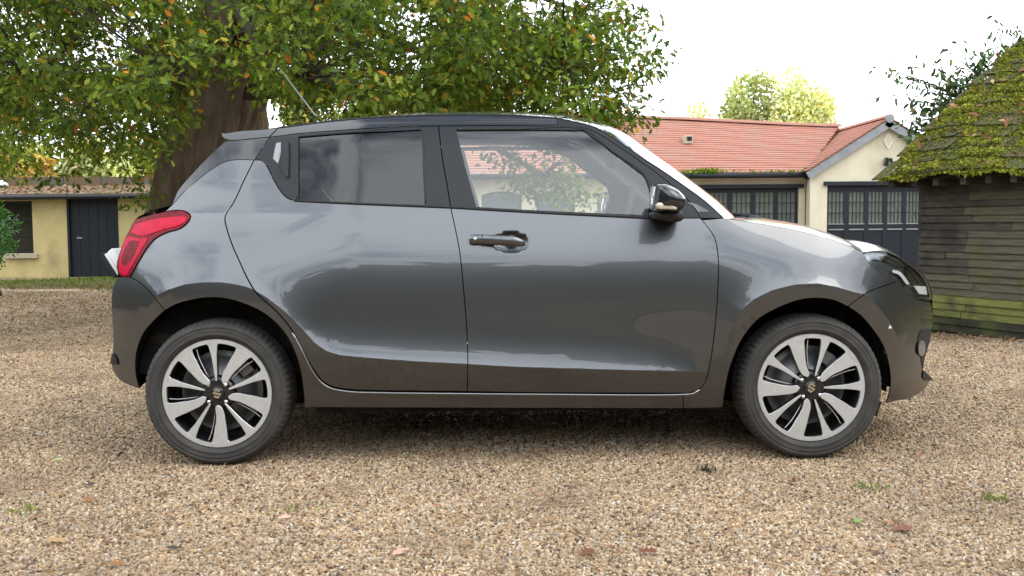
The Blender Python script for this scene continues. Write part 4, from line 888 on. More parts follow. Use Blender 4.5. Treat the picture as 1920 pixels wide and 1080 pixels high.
def wall_open(x0, x1, z0, z1, y0, y1, ops):
    """wall from boxes with rectangular openings (x0,x1,z0,z1)"""
    m = MB(); x = x0
    for a, b, c, d in sorted(ops):
        if a > x: m.box(x, a, y0, y1, z0, z1)
        if d < z1: m.box(a, b, y0, y1, d, z1)
        if c > z0: m.box(a, b, y0, y1, z0, c)
        x = b
    if x < x1: m.box(x, x1, y0, y1, z0, z1)
    return m
ZA = 1.84; EZ = 2.20
dA = (GX(1250), GX(1497)); dC = (GX(904), GX(979)); dD = (GX(1007), GX(1079)); dE = (GX(1120), GX(1200)); dF = (GX(760), GX(830))
zc = 1+(416-352)/FPX*GY
gl(wall_open(-3.5, GX(1516), -.4, EZ+.03, GY, GY+.3, [(dA[0], dA[1], -.4, ZA)]+[(d[0], d[1], -.4, zc-.06) for d in (dC, dD, dE, dF)]), 'wall', cream)
gl(MB().box(-3.5, GX(1516), GY+3.2, GY+6.5, -.4, 2.2).box(-3.5, -3.2, GY+.3, GY+3.2, -.4, 2.2), 'rear_wall', cream)
gyf = 25.5; HX = lambda px: (px-960)/FPX*gyf
gx0, gx1, gxa = HX(1518), HX(1802), HX(1660); gez, gaz = 2.30, 3.50
dB = (HX(1550), HX(1775))
m = wall_open(gx0, gx1, -.4, gez, gyf, gyf+.25, [(dB[0], dB[1], -.4, ZA+.04)])
n0 = len(m.v); m.v += [(gx0, gyf, gez), (gx1, gyf, gez), (gxa, gyf, gaz), (gx0, gyf+.25, gez), (gx1, gyf+.25, gez), (gxa, gyf+.25, gaz)]; m.f += [(n0, n0+1, n0+2), (n0+3, n0+5, n0+4)]
m.box(gx0, gx0+.2, gyf+.25, GY+.1, -.4, gez-.01); m.box(gx1-.2, gx1, gyf+.25, GY+6, -.4, gez-.01)
gl(m, 'gable_wall', cream)
# arched heads over the far doors
def arch_door(x0, x1, zt, y, mat):
    d = gl(MB().box(x0, x1, y+.10, y+.16, -.24, zt+.02), 'garage_door', mat)
    nb_ = 3
    for i in range(1, nb_): gl(MB().box(x0+(x1-x0)*i/nb_-.012, x0+(x1-x0)*i/nb_+.012, y+.09, y+.115, -.2, zt), 'batten', mat, d)
    v = []; N_ = 14
    for i in range(N_+1):
        t = i/N_; v.append((x0+(x1-x0)*t, zt-.10+.10*(1-(2*t-1)**2)))
    m = MB()
    for i in range(N_):
        a, b = v[i], v[i+1]; m.quad((a[0], y-.003, a[1]), (b[0], y-.003, b[1]), (b[0], y-.003, zt+.03), (a[0], y-.003, zt+.03)); m.quad((a[0], y-.003, a[1]), (a[0], y+.1, a[1]), (b[0], y+.1, b[1]), (b[0], y-.003, b[1]))
    gl(m, 'arch_head', cream); return d
for d in (dC, dD, dE, dF): arch_door(d[0], d[1], zc-.07, GY, grey_door)
def panelled_door(x0, x1, y, zt, wins, name='garage_door'):
    d = gl(MB().box(x0, x1, y+.13, y+.18, -.24, zt), name, black_paint)
    def k(m, nm, mat, p=d): m.v = [tuple(np.array(q)-G0) for q in m.v]; return m.build(nm, mat, p)
    D = y+.1; zz = lambda py: 1+(413-py)/FPX*D
    z0, z1 = zz(418.5), zz(359.5)
    xs_ = [x0]+[q for w in wins for q in w]+[x1]
    m = MB()
    for i in range(0, len(xs_), 2): m.box(xs_[i], xs_[i+1], y+.085, y+.13, -.22, zt)        # stiles
    for w in wins:
        m.box(w[0], w[1], y+.088, y+.13, z1, zt); m.box(w[0], w[1], y+.088, y+.13, zz(428), z0-.02); m.box(w[0], w[1], y+.105, y+.13, -.22, zz(431))
    k(m, 'door_frame', black_paint)
    for w in wins:
        k(MB().box(w[0]-.01, w[1]+.01, y+.07, y+.10, z0-.025, z0), 'window_sill', lead); k(MB().box(w[0], w[1], y+.07, y+.11, zz(431), zz(428.6)), 'ledge', lead)
        nc, nr = 4, 3; cw = (w[1]-w[0])/nc; ch = (z1-z0)/nr; mm = MB()
        for i in range(1, nc): mm.box(w[0]+cw*i-.010, w[0]+cw*i+.010, y+.098, y+.125, z0, z1)
        for j in range(1, nr): mm.box(w[0], w[1], y+.101, y+.127, z0+ch*j-.010, z0+ch*j+.010)
        k(mm, 'glazing_bars', muntin)
        for i in range(nc):
            for j in range(nr): 
                o = k(MB().box(-cw/2+.003, cw/2-.003, -.004, .004, -ch/2+.003, ch/2-.003), 'pane', pane_m); o.data.transform(Matrix.Translation(Vector(G0)))
                o.location = Vector((w[0]+cw*(i+.5), y+.118, z0+ch*(j+.5)))-Vector(G0); o.rotation_euler = (rng.normal()*.03, 0, rng.normal()*.03)
    return d
g4 = lambda a, b, D=26.1: ((a-960)/FPX*D, (b-960)/FPX*D)
panelled_door(dA[0], dA[1], GY, ZA, [g4(1258, 1286), g4(1294, 1322), g4(1332, 1364), g4(1373, 1407), g4(1416, 1450), g4(1458, 1490)])
panelled_door(dB[0], dB[1], gyf, ZA+.04, [g4(a, b, 25.6) for a, b in ((1552.5, 1581), (1591, 1619), (1627.5, 1654), (1662.6, 1690), (1698, 1723), (1732, 1760))])
gl(MB().box(GX(1240), GX(1505), GY-.06, GY+.1, ZA-.0, ZA+.10), 'lintel', black_paint); gl(MB().box(HX(1543), HX(1785), gyf-.06, gyf+.1, ZA+.04, ZA+.14), 'lintel', black_paint)
# roofs: tile courses one over the other
NC = 24; e0 = np.array([0, GY-.32, EZ+.02]); ridge_l, ridge_r = 4.00, 3.66
def ridge_z(x): return np.interp(x, [-8, 2, 5, 8, 9.6], [4.12, 4.02, 3.90, 3.72, 3.66])
slop = (29.1-(GY-.32))
for c in range(NC):
    t0, t1 = c/NC, (c+1.25)/NC; xe = 7.50+1.9*(c+.5)/NC; xsx = np.arange(-3.7, xe, .5); xsx = np.append(xsx, xe) if xe-xsx[-1] > .05 else xsx
    V = []; F = []
    for x in xsx:
        rz_ = ridge_z(x); y0 = e0[1]+slop*t0; y1 = e0[1]+slop*min(t1, 1.02); zz0 = e0[2]+(rz_-e0[2])*t0; zz1 = e0[2]+(rz_-e0[2])*min(t1, 1.02); wv = .006*math.sin(x*3.1+c*1.7)
        V += [(x, y0, zz0+.030+wv), (x, y1, zz1+.004), (x, y0+.004, zz0+.004+wv), ]
    for i in range(len(xsx)-1): F += [(i*3, (i+1)*3, (i+1)*3+1, i*3+1), (i*3+2, (i+1)*3+2, (i+1)*3, i*3)]
    pydata('tile_course', np.array(V)-G0, F, tile_m, gar)
gl(MB().quad((-3.7, GY+3.1, 4.0), (9.6, GY+3.1, 3.62), (9.6, GY+6.6, 2.2), (-3.7, GY+6.6, 2.2)), 'rear_roof', tile_d)
gex = gx0-.15; 
NG = 18
for c in range(NG):
    for sgn, ex, nm in ((1, gex, tile_d), (-1, gx1+.15, tile_d)):
        t0, t1 = c/NG, (c+1.25)/NG; X0 = ex+(gxa-ex)*t0; X1 = ex+(gxa-ex)*min(t1, 1.0); z0 = gez-.06+(gaz+.06-gez+.06)*t0; z1 = gez-.06+(gaz+.06-gez+.06)*min(t1, 1); yb = GY-.2+3.4*(c+.6)/NG if sgn > 0 else GY+3.5
        V = [(X0, gyf-.18, z0+.03), (X0, yb, z0+.03), (X1, yb, z1+.004), (X1, gyf-.18, z1+.004), (X0, gyf-.18, z0+.002), (X0, yb, z0+.002), (X1, gyf-.18, z1-.03)]
        F = [(0, 3, 2, 1), (4, 0, 1, 5), (4, 6, 3, 0)]
        if sgn < 0: F = [tuple(reversed(f)) for f in F]
        pydata('tile_course', np.array(V)-G0, F, nm, gar)
xr = -3.6; rt = None
def half_tile(L, r=.11):
    m = MB(); K_ = 7; v = []
    for i in (0, 1):
        for j in range(K_+1):
            a = math.pi*j/K_; v.append((i*L, r*math.cos(a), r*math.sin(a)*.8))
    m.v = v; m.f = [(j, j+1, K_+2+j, K_+1+j) for j in range(K_)]; return m
rtile = half_tile(.43).build('ridge_tile', tile_m, gar, True); first = True
while xr < 9.2:
    o = rtile if first else link('ridge_tile', rtile.data, None, gar); first = False
    o.location = Vector((xr, 29.05, float(ridge_z(xr))+.0))-Vector(G0); o.rotation_euler = (0, math.atan2(float(ridge_z(xr)-ridge_z(xr+.42)), .42)+rng.normal()*.012, 0); xr += .42
yr_ = gyf-.15
while yr_ < 29:
    o = link('ridge_tile', rtile.data, None, gar); o.location = Vector((gxa, yr_, gaz+.05))-Vector(G0); o.rotation_euler = (0, 0, math.pi/2); yr_ += .42
# verge boards, gutter, downpipe
for sgn, ex in ((1, gex), (-1, gx1+.15)):
    a = Vector((ex, gyf-.16, gez-.10)); b = Vector((gxa, gyf-.16, gaz+.02)); t = (b-a).normalized(); nrm = Vector((-t.z*sgn, 0, t.x*sgn)); up_v = nrm if nrm.z > 0 else -nrm
    gl(MB().obox(a-up_v*.19, t, (0, 1, 0), up_v, (b-a).length+.02, .05, .19), 'bargeboard', lead)
gl(MB().tube([(gxa, gyf-.19, gaz+.03), (gxa, gyf-.15, gaz+.03)], .11, 14), 'ridge_cap', lead)
m = MB(); m.tube([(-3.7, GY-.36, EZ-.01), (GX(1506), GY-.36, EZ-.045)], .065, 8); gl(m, 'gutter', black_paint, smooth=True)
gl(MB().box(-3.7, GX(1510), GY-.30, GY-.003, EZ-.10, EZ+.0), 'fascia', black_paint)
xd = GX(1510); gl(MB().tube([(xd, GY-.34, EZ-.06), (xd, GY-.18, EZ-.25), (xd, GY-.12, EZ-.4), (xd, GY-.12, -.2)], .05, 10), 'downpipe', black_paint, smooth=True)
gl(MB().box(xd-.1, xd+.1, GY-.42, GY-.22, EZ-.16, EZ+.02), 'hopper', black_paint)
def moss_patch(name, P, Nrm, size, cols, wts, parent=None, mat=None):
    n = len(P); return leaf_cloud(name, P, Nrm+.9*rng.normal(size=(n, 3)), rng.normal(size=(n, 3)), rng.uniform(.5, 1.3, n)*size, pal(n, cols, wts, .25), 'quad', mat or moss_m, parent)
MOSS = [(.24, .27, .03), (.18, .21, .026), (.33, .34, .05), (.27, .17, .06), (.11, .12, .035)]; MW = [4, 3, 3, 1.6, 1.5]
n = 500; P = np.stack([rng.normal(GX(1318), .25, n), rng.uniform(GY-.42, GY-.2, n), rng.uniform(EZ-.02, EZ+.10, n)], 1); P = np.vstack([P, np.stack([rng.normal(xd, .08, 160), rng.uniform(GY-.42, GY-.25, 160), rng.uniform(EZ-.02, EZ+.12, 160)], 1), np.stack([rng.uniform(GX(1150), xd, 260), rng.uniform(GY-.42, GY-.3, 260), rng.uniform(EZ+.0, EZ+.06, 260)], 1)])
moss_patch('gutter_moss', P-G0, np.tile([0, 0, 1.], (len(P), 1)), .06, [(.16, .24, .02), (.10, .15, .02)], [2, 1], gar)['kind'] = 'stuff'
# roof vent with the washed streak below, floodlights, diamond
vt = at(1288, 256, 27.6); vx = vt[0]; tt_ = (27.45-e0[1])/slop; vz = e0[2]+(ridge_z(vx)-e0[2])*tt_
gl(MB().box(vx-.12, vx+.11, 27.35, 27.7, vz+.0, vz+.22), 'roof_vent', stone, bevel=.02); gl(MB().box(vx-.04, vx+.09, 27.34, 27.352, vz+.08, vz+.19), 'vent_opening', rubber)

dm = [(HX(1662)+a*.135*.92, gyf-.03, 1+(413-266)/FPX*gyf+b*.20) for a, b in ((-1, 0), (0, -1), (1, 0), (0, 1))]; m = MB(); m.v = dm+[(x, y+.04, z) for x, y, z in dm]; m.f = [(0, 1, 2, 3)]+[(i, i+4, (i+1) % 4+4, (i+1) % 4) for i in range(4)]
white_p = nmat('white_paint', (.80, .79, .76), (.74, .73, .70), 10, .7); gl(m, 'diamond_plaque', white_p)
m = MB(); cz = 1+(413-266)/FPX*gyf; dm2 = [(HX(1662)+a*.10, gyf-.034, cz+b*.15) for a, b in ((-1, 0), (0, -1), (1, 0), (0, 1))]; m.v = dm2; m.f = [(0, 1, 2, 3)]; gl(m, 'plaque_face', cream)
for px, py, ry in ((1661, 303, .2), (1671, 301, -.5)):
    p = at(px, py, gyf-.16); fl = empty('flood_lamp', (p[0], gyf, p[2])); tag(fl, 'small black flood lamp on the gable wall, '+('the lower left of the pair' if px == 1661 else 'the smaller right one of the pair'), 'lamp', 'flood lamps on the gable')
    k = 1.0 if px == 1661 else .7
    MB().box(-.05*k, .05*k, -.24*k, -.12*k, -.12*k, .10*k).build('lamp_head', black_gloss, fl, bevel=.015).rotation_euler = (0, ry, 0)
    MB().box(-.044*k, .044*k, -.252*k, -.241*k, -.09*k, .07*k).build('lamp_glass', chrome, fl); MB().tube([(0, 0, .05), (0, -.1, .07), (0, -.16*k, .02)], .014, 6).build('bracket', black_gloss, fl)

# ================================================================== low outbuilding at the left
OY = 24.0; OX = lambda px, D=OY: (px-960)/FPX*D
ob = empty('outbuilding', (-9, OY, -.27)); tag(ob, 'low cream outbuilding with black door, dark window and leaf strewn roof under the oak', 'building'); O0 = np.array([-9, OY, -.27])
def ol(m, name, mat, par=None, **k): m.v = [tuple(np.array(p)-O0) for p in m.v]; return m.build(name, mat, par or ob, **k)
zt = at(100, 372, OY)[2]; wz0, wz1 = at(40, 475, OY)[2], at(40, 377, OY)[2]
dx0, dx1 = OX(131), OX(222); wx0, wx1 = OX(-16), OX(64)
ol(wall_open(OX(-140), OX(560), -.5, zt, OY, OY+.25, [(dx0, dx1, -.5, zt-.02), (wx0, wx1, wz0, wz1)]), 'wall', cream_l)
ol(MB().box(OX(-140), OX(560), OY+2.2, OY+2.4, -.5, zt), 'rear_wall', cream_l)
od = ol(MB().box(dx0+.02, dx1-.02, OY+.07, OY+.13, -.27, zt-.02), 'door', black_paint)
for i in range(5):
    xa = dx0+.03+(dx1-dx0-.06)*i/5; m = MB().box(xa+.004, xa+(dx1-dx0-.06)/5-.004, OY+.055, OY+.075, -.25, zt-.03); m.v = [tuple(np.array(p)-O0) for p in m.v]; m.build('plank', black_paint, od)
p = at(148, 446, OY); m = MB().box(p[0]-.06, p[0]+.06, OY+.02, OY+.055, p[2]-.02, p[2]+.02); m.v = [tuple(np.array(q)-O0) for q in m.v]; m.build('latch', lead, od)
ol(MB().box(dx0-.03, dx0+.02, OY-.01, OY+.1, -.3, zt-.01).box(dx1-.02, dx1+.03, OY-.01, OY+.1, -.3, zt-.01), 'door_frame', black_paint)
wi = ol(MB().box(wx0, wx0+.05, OY+.05, OY+.1, wz0, wz1).box(wx1-.05, wx1, OY+.05, OY+.1, wz0, wz1).box(wx0, wx1, OY+.052, OY+.098, wz0, wz0+.05).box(wx0, wx1, OY+.052, OY+.098, wz1-.05, wz1), 'window', black_paint)
for i in range(2):
    xa = wx0+.05+(wx1-wx0-.1)*i/2
    for j in range(3):
        za = wz0+.05+(wz1-wz0-.1)*j/3; m = MB().box(xa+.012, xa+(wx1-wx0-.1)/2-.012, OY+.085, OY+.093, za+.012, za+(wz1-wz0-.1)/3-.012); m.v = [tuple(np.array(q)-O0) for q in m.v]; m.build('pane', pane_d, wi)
m = MB().box(wx0+.03, wx1-.03, OY+.075, OY+.084, wz0+.03, wz1-.03); m.v = [tuple(np.array(q)-O0) for q in m.v]; m.f = []; 
ol(MB().box(wx0+.02, wx1-.02, OY+.094, OY+.12, wz0+.02, wz1-.02), 'glazing_bars', muntin)
ol(MB().box(OX(10), OX(73), OY-.09, OY-.002, wz0-.12, wz0-.01), 'sill', stone, bevel=.01)
roof_dead = nmat('leaf_strewn_roof', (.16, .11, .075), (.23, .16, .11), 14, .95, bump=.6, bscale=60, cc=(.10, .10, .05), cscale=2)
zr0 = zt+.07; zr1 = at(100, 350, OY+1.5)[2]
ol(MB().obox((OX(-150), OY-.30, zr0), (1, 0, 0), Vector((0, 1.8, zr1-zr0)).normalized(), Vector((0, -(zr1-zr0), 1.8)).normalized(), OX(560)-OX(-150), math.hypot(1.8, zr1-zr0), .03), 'roof', roof_dead)
ol(MB().box(OX(-150), OX(560), OY-.28, OY-.24, zt-.03, zt+.065), 'fascia', black_paint); m = MB().tube([(OX(-150), OY-.34, zt+.03), (OX(560), OY-.34, zt+.02)], .045, 8); ol(m, 'gutter', black_paint, smooth=True)
par_m = nmat('mossy_grey_sheet', (.10, .105, .095), (.15, .15, .13), 3, .9, bump=.3, cc=(.17, .105, .05), cscale=1.1, cthr=(.48, .66))
zp = at(100, 332, OY+1.6)[2]; 
xa = OX(-150, 25.6); i = 0
while xa < OX(560, 25.6):
    ol(MB().box(xa+.006, xa+.93, OY+1.52+.004*(i % 2), OY+1.60, zr1-.1, zp+.015*rng.normal()*.3), 'ridge_sheet', par_m); xa += .94; i += 1
c_ = at(3, 345, OY+1.2); m = MB(); 
for i in range(6):
    for j in range(12):
        f_ = lambda i_, j_: (c_[0]+.16*math.cos(i_*math.pi/12)*math.cos(j_*math.pi/6), c_[1]+.16*math.cos(i_*math.pi/12)*math.sin(j_*math.pi/6), c_[2]-.04+.13*math.sin(i_*math.pi/12)); m.quad(f_(i, j), f_(i, j+1), f_(i+1, j+1), f_(i+1, j))
ol(m, 'roof_dome', nmat('pale_dome', (.55, .56, .57), (.62, .63, .64), 5, .5))
n = 1800; P = np.stack([rng.uniform(OX(-120), OX(480), n), rng.uniform(OY-.3, OY+1.45, n), np.zeros(n)], 1); P[:, 2] = zr0+.04+(P[:, 1]-OY+.3)/1.8*(zr1-zr0)
LIT = [(.30, .15, .07), (.22, .11, .06), (.38, .22, .12), (.14, .08, .05), (.45, .30, .18)]; LW = [4, 4, 3, 3, 2]
leaf_cloud('roof_leaves', P-O0, rng.normal(size=(n, 3))*np.array([1, 1, .3]), np.array([0, 0, 1.])+.5*rng.normal(size=(n, 3)), rng.uniform(.06, .12, n), pal(n, LIT, LW), 'oak', litter_m, ob)['kind'] = 'stuff'
# grass verge in front of it
vg = nmat('verge_turf', (.075, .075, .030), (.11, .10, .045), 9, .95, bump=.6, bscale=40, cc=(.06, .085, .018), cscale=.9)
xs = np.linspace(-15.5, -3.5, 49); ys = np.linspace(18.6, 24.05, 23); XX, YY = np.meshgrid(xs, ys)
edge = 18.9+.35*np.sin(xs*1.1)+.15*np.sin(xs*2.9+1); hgt = -.06+.09*smooth(0, .9, YY-edge[None])+.02*np.sin(XX*3)*np.sin(YY*2.2)-.10*smooth(21.3, 24, YY)-.12*smooth(0, 1, edge[None]-YY)
ZZ = -.225+hgt+.05*smooth(-10.8, -9.4, XX)*smooth(20, 23, YY)
V = np.stack([XX.ravel(), YY.ravel(), ZZ.ravel()], 1); F = [(j*49+i, j*49+i+1, (j+1)*49+i+1, (j+1)*49+i) for j in range(22) for i in range(48)]
tag(pydata('grass_verge', V, F, vg, None, True), 'low grassy verge along the foot of the cream outbuilding', kind='structure')
n = 14000; gx_ = rng.uniform(-15, -4, n); gy_ = 18.9+.35*np.sin(gx_*1.1)+.15*np.sin(gx_*2.9+1)+5.0*rng.random(n)**1.5; gy_ = np.minimum(gy_, 23.9)
hh = -.06+.09*smooth(0, .9, gy_-(18.9+.35*np.sin(gx_*1.1)+.15*np.sin(gx_*2.9+1)))-.10*smooth(21.3, 24, gy_)+.05*smooth(-10.8, -9.4, gx_)*smooth(20, 23, gy_)
P = np.stack([gx_, gy_, -.23+hh], 1); green = (smooth(19.6, 21.5, gy_)[:, None]); col = pal(n, [(.13, .17, .03), (.10, .14, .026), (.18, .20, .05)], [3, 3, 2])*green+pal(n, [(.20, .16, .075), (.14, .13, .05), (.24, .16, .08)], [3, 3, 2])*(1-green)
o = leaf_cloud('grass', P, np.array([0, 0, 1.])+.45*rng.normal(size=(n, 3)), rng.normal(size=(n, 3)), rng.uniform(.035, .085, n), col, 'lance', moss_m); tag(o, 'short rough grass growing on the verge by the outbuilding', 'grass', kind='stuff')

# ================================================================== mossy weatherboarded shed at the right
a_ = unit(np.array([.43, -.90, 0])); m_in = np.array([.90, .43, 0])/np.hypot(.9, .43); n_out = -m_in
B0 = np.array([(1730-960)/FPX*11.0, 11.0, -.17]); shed = empty('timber_shed', tuple(B0)); tag(shed, 'old weatherboarded timber shed with thick moss on its low roof', 'shed')
def wood(name, ca, cb, cc, thr): return nmat(name, ca, cb, 5, .9, bump=.5, bscale=22, cc=cc, cscale=3.2, cthr=thr, stretch=(1.2, 1.2, 9), bdist=.012)
wd_dark = wood('grey_weatherboard', (.060, .054, .045), (.10, .09, .073), (.035, .031, .026), (.45, .7))
wd_mid = wood('green_grey_weatherboard', (.092, .085, .062), (.14, .128, .092), (.105, .112, .048), (.46, .66))
wd_moss = wood('mossy_weatherboard', (.16, .175, .045), (.22, .225, .065), (.085, .085, .045), (.5, .68))
wd_black = wood('rotten_weatherboard', (.026, .024, .017), (.045, .042, .026), (.07, .08, .025), (.5, .7))
NB = 22; ex = 1.70/NB
for r in range(NB):
    z = 1.70-ex*(r+1); cuts = [0.0, .62+.05*rng.normal(), 2.1+.2*rng.normal(), 4.6, 8.6]
    if r in (1, 4, 7, 11, 16): cuts = [0.0, 1.5+.2*rng.normal(), 4.6, 8.6]
    if r == 11: cuts = [0, .32, .33, 1.0, 4.6, 8.6]
    for k in range(len(cuts)-1):
        c0_, c1_ = cuts[k], cuts[k+1]-.004
        if c1_-c0_ < .05: continue
        if r == 11 and k == 1: continue
        tilt = .010*rng.normal()*(c1_-c0_)*.5; drop = .004*rng.normal(); jx = -.02*rng.random() if k == 0 else 0
        V = []; pr = .030+.004*rng.normal()
        for x, dz in ((c0_+jx, 0), (c1_, tilt)):
            for out, zz in ((pr, z-.014+drop+dz), (.004, z+ex+.012+drop+dz), (-.006, z+ex+.012+drop+dz), (.004, z-.014+drop+dz)): V.append(a_*x+n_out*out+np.array([0, 0, zz]))
        F = [(0, 1, 5, 4), (1, 2, 6, 5), (3, 0, 4, 7), (0, 3, 2, 1), (4, 5, 6, 7)]
        mt = wd_black if r >= 20 else wd_moss if r >= 17 else (wd_mid if (k >= 1 and r > 0) or (r >= 14) else wd_dark)
        if rng.random() < .05 and r < 14: mt = wd_mid if mt is wd_dark else wd_dark
        pydata('board', V, F, mt, shed)
V = []; 
pydata('wall_core', [a_*x+m_in*d+np.array([0, 0, z]) for x in (.01, 8.6) for d in (.012, 2.6) for z in (-.2, 1.66)], [(0, 1, 3, 2), (4, 6, 7, 5), (0, 4, 5, 1), (2, 3, 7, 6)], wd_black, shed)
pydata('corner_post', [a_*x+n_out*d+np.array([0, 0, z]) for x in (-.05, .0) for d in (-.05, .018) for z in (-.2, 1.70)], [(0, 1, 3, 2), (4, 6, 7, 5), (0, 4, 5, 1), (2, 3, 7, 6), (1, 5, 7, 3)], wd_dark, shed)
# far end boards
for r in range(NB):
    z = 1.70-ex*(r+1)
    pydata('board', [-a_*o_+m_in*d+np.array([0, 0, zz]) for d in (.0, 2.6) for o_, zz in ((.07, z-.012), (.055, z+ex+.01), (.05, z+ex+.01), (.055, z-.012))], [(0, 4, 5, 1), (1, 5, 6, 2), (3, 7, 4, 0)], wd_dark, shed)
OV = .34; EZS = 1.655; RUN = 2.0; RISE = 1.70; VG = .30    # overhang, eave height, half span, rise
def rp_(x, t, up=0.0):
    """on the roof plane: x along the wall (towards the camera), t from eave to ridge"""
    sag = -.05*math.sin(math.pi*min(max(x/3.5, 0), 1))*math.sin(math.pi*t)+.03*math.sin(x*2.3+t*4)
    return a_*x+n_out*OV+m_in*((RUN+OV)*t)+np.array([0, 0, EZS-.02+(RISE)*t+sag])+up*unit(np.array([*(n_out[:2]*RISE), RUN+OV]))
NR = 13
shin = nmat('old_mossy_shingle', (.060, .050, .032), (.095, .080, .045), 9, .95, bump=.5, bscale=50, cc=(.075, .085, .018), cscale=4, cthr=(.42, .6))
for r in range(NR):
    x = -VG+(.0 if r % 2 else -.08)
    while x < 3.6:
        w_ = rng.uniform(.15, .23); t0 = r/NR-.012*rng.random(); t1 = (r+1.5)/NR; lift = .015+.02*rng.random()
        pts = [rp_(x, t0, lift), rp_(x+w_-.008, t0, lift+.006*rng.normal()), rp_(x+w_-.008, min(t1, 1.0), .003), rp_(x, min(t1, 1.0), .003), rp_(x, t0, lift-.014), rp_(x+w_-.008, t0, lift-.014)]
        pydata('shingle', pts, [(0, 3, 2, 1), (4, 0, 1, 5)], shin, shed); x += w_
pydata('roof_deck', [rp_(-VG+.02, 0, -.03), rp_(8.6, 0, -.03), rp_(8.6, 1, -.03), rp_(-VG+.02, 1, -.03)], [(0, 1, 2, 3)], wd_black, shed)
pydata('rear_roof', [rp_(-VG, 1), rp_(8.6, 1), rp_(8.6, 1)+m_in*2+np.array([0, 0, -1.6]), rp_(-VG, 1)+m_in*2+np.array([0, 0, -1.6])], [(0, 3, 2, 1)], shin, shed)
pydata('gable_infill', [rp_(-.02, .12, -.05), rp_(-.02, 1, -.05), a_*-.02+m_in*(RUN*2)+np.array([0, 0, 1.4]), a_*-.02+np.array([0, 0, 1.4])], [(0, 1, 2, 3)], wd_dark, shed)
for x in (-.22, .10, .38, .72, 1.02, 1.3, 1.7, 2.1):
    b0 = a_*x+n_out*(OV-.05)+np.array([0, 0, EZS-.13]); MB().obox(b0, a_, m_in, (0, 0, 1), .07, .5, .10).build('rafter_end', wd_dark, shed)
MB().obox(a_*-.05+n_out*.035+np.array([0, 0, 1.60]), a_, n_out, (0, 0, 1), 8.6, .035, .07).build('wall_plate', wd_mid, shed)
n = 90000; x = rng.uniform(-VG, 2.6, n); t = np.clip(rng.random(n), 0, 1); lum = np.sin(x*7+t*19)+np.sin(x*3.1-t*11)+.8*np.sin(x*17+t*31)
keep = (lum+rng.normal(size=n)*.9) > -1.2; x, t, lum = x[keep], t[keep], lum[keep]; n = len(x)
rowj = (t*NR) % 1.0                                                   # thickest on the lower edge of each shingle row
P = np.array([rp_(x[i], t[i], .012+(.012+.030*max(0, lum[i]))*rng.random()*(1.25-rowj[i])) for i in range(n)]); nn = unit(np.array([n_out[0]*.6, n_out[1]*.6, .62]))
dn_ = unit(np.array([*(n_out[:2]*(RUN+OV)), -RISE]))
leaf_cloud('roof_moss', P, dn_+.55*rng.normal(size=(n, 3)), nn+.55*rng.normal(size=(n, 3)), rng.uniform(.014, .036, n), np.clip(pal(n, MOSS, MW, .22)*(.80+.10*lum[:, None]), .004, .8), 'quad', moss_m, shed)['kind'] = 'stuff'
n = 1800; x = rng.uniform(-VG, 2.4, n); P = np.array([rp_(xx, -.01+.015*rng.random(), .02) for xx in x])-np.array([0, 0, 1])*(rng.uniform(0, .06, n)*(.5+.5*np.sin(x*9)))[:, None]
moss_patch('eave_moss', P, np.tile([0, -.2, -1.], (n, 1)), .034, MOSS, MW, shed)['kind'] = 'stuff'
n = 140; x = rng.uniform(-VG, 2.4, n); t = rng.random(n); P = np.array([rp_(x[i], t[i], .06) for i in range(n)])
leaf_cloud('roof_leaves', P, rng.normal(size=(n, 3)), np.array([-.4, -.3, 1.])+.5*rng.normal(size=(n, 3)), rng.uniform(.07, .13, n), pal(n, LIT, LW), 'lance', litter_m, shed)['kind'] = 'stuff'
# foliage leaning over the shed roof
sh = empty('overhanging_tree', (6.6, 13.2, -.22)); tag(sh, 'leafy tree reaching over the mossy shed roof, narrow leaves against the sky', 'tree'); S_0 = np.array([6.6, 13.2, -.22])
tips = [(1652, 128, 12), (1668, 140, 12), (1655, 185, 12), (1690, 190, 11.9), (1700, 255, 11.7), (1715, 165, 12), (1728, 118, 12.1), (1745, 205, 11.8), (1770, 92, 12.3), (1760, 145, 12), (1790, 170, 12), (1805, 130, 12.2), (1815, 88, 12.3), (1835, 115, 12.2), (1858, 38, 12.5), (1850, 65, 12.5), (1880, 75, 12.4), (1895, 52, 12.6), (1912, 60, 12.5), (1905, 95, 12.3), (1935, 30, 12.6), (1950, 80, 12.5), (1722, 225, 11.8), (1690, 232, 11.6), (1930, 8, 12.8), (1755, 175, 12), (1780, 130, 12), (1862, 95, 12.3)]
cen = []; sb2 = MB(); base = np.array([6.6, 13.2, 1.0])
for px, py, D in tips:
    e = at(px, py, D); root = at(px*.45+1950*.55+0, py*.35+235*.65, D+.4); c = catmull(np.array([base, root, (root+e)/2+np.array([0, 0, .06]), e]), .15); sb2.tube([tuple(p-S_0) for p in c], list(np.linspace(.03, .003, len(c))), 5, False)
    k = len(c)
    for q in range(int(k*.35), k): cen += [c[q]+rng.normal(size=3)*.035]
sb2.tube([(0, 0, 0), (0, 0, 1.2)], [.12, .10], 8).build('limb', limb_m, sh, True)['kind'] = 'stuff'
cen = np.array(cen)
for _ in range(150): cen = np.vstack([cen, at(rng.uniform(1720, 1960), 0, 12.2)*0+at(*(lambda xx: (xx, np.interp(xx, [1700, 1800, 1900, 1960], [255, 165, 100, 85])+rng.normal()*16))(rng.uniform(1700, 1960)), 12.1)])
pos, ax, up, sz, col = spray_leaves(cen, 6, .13, .06, .115, [(.055, .105, .03), (.04, .075, .026), (.09, .14, .035), (.25, .2, .04)], [4, 4, 2, .35], .5)
leaf_cloud('crown', pos-S_0, ax, up, sz, col, 'lance', leaf_gloss, sh)['kind'] = 'stuff'
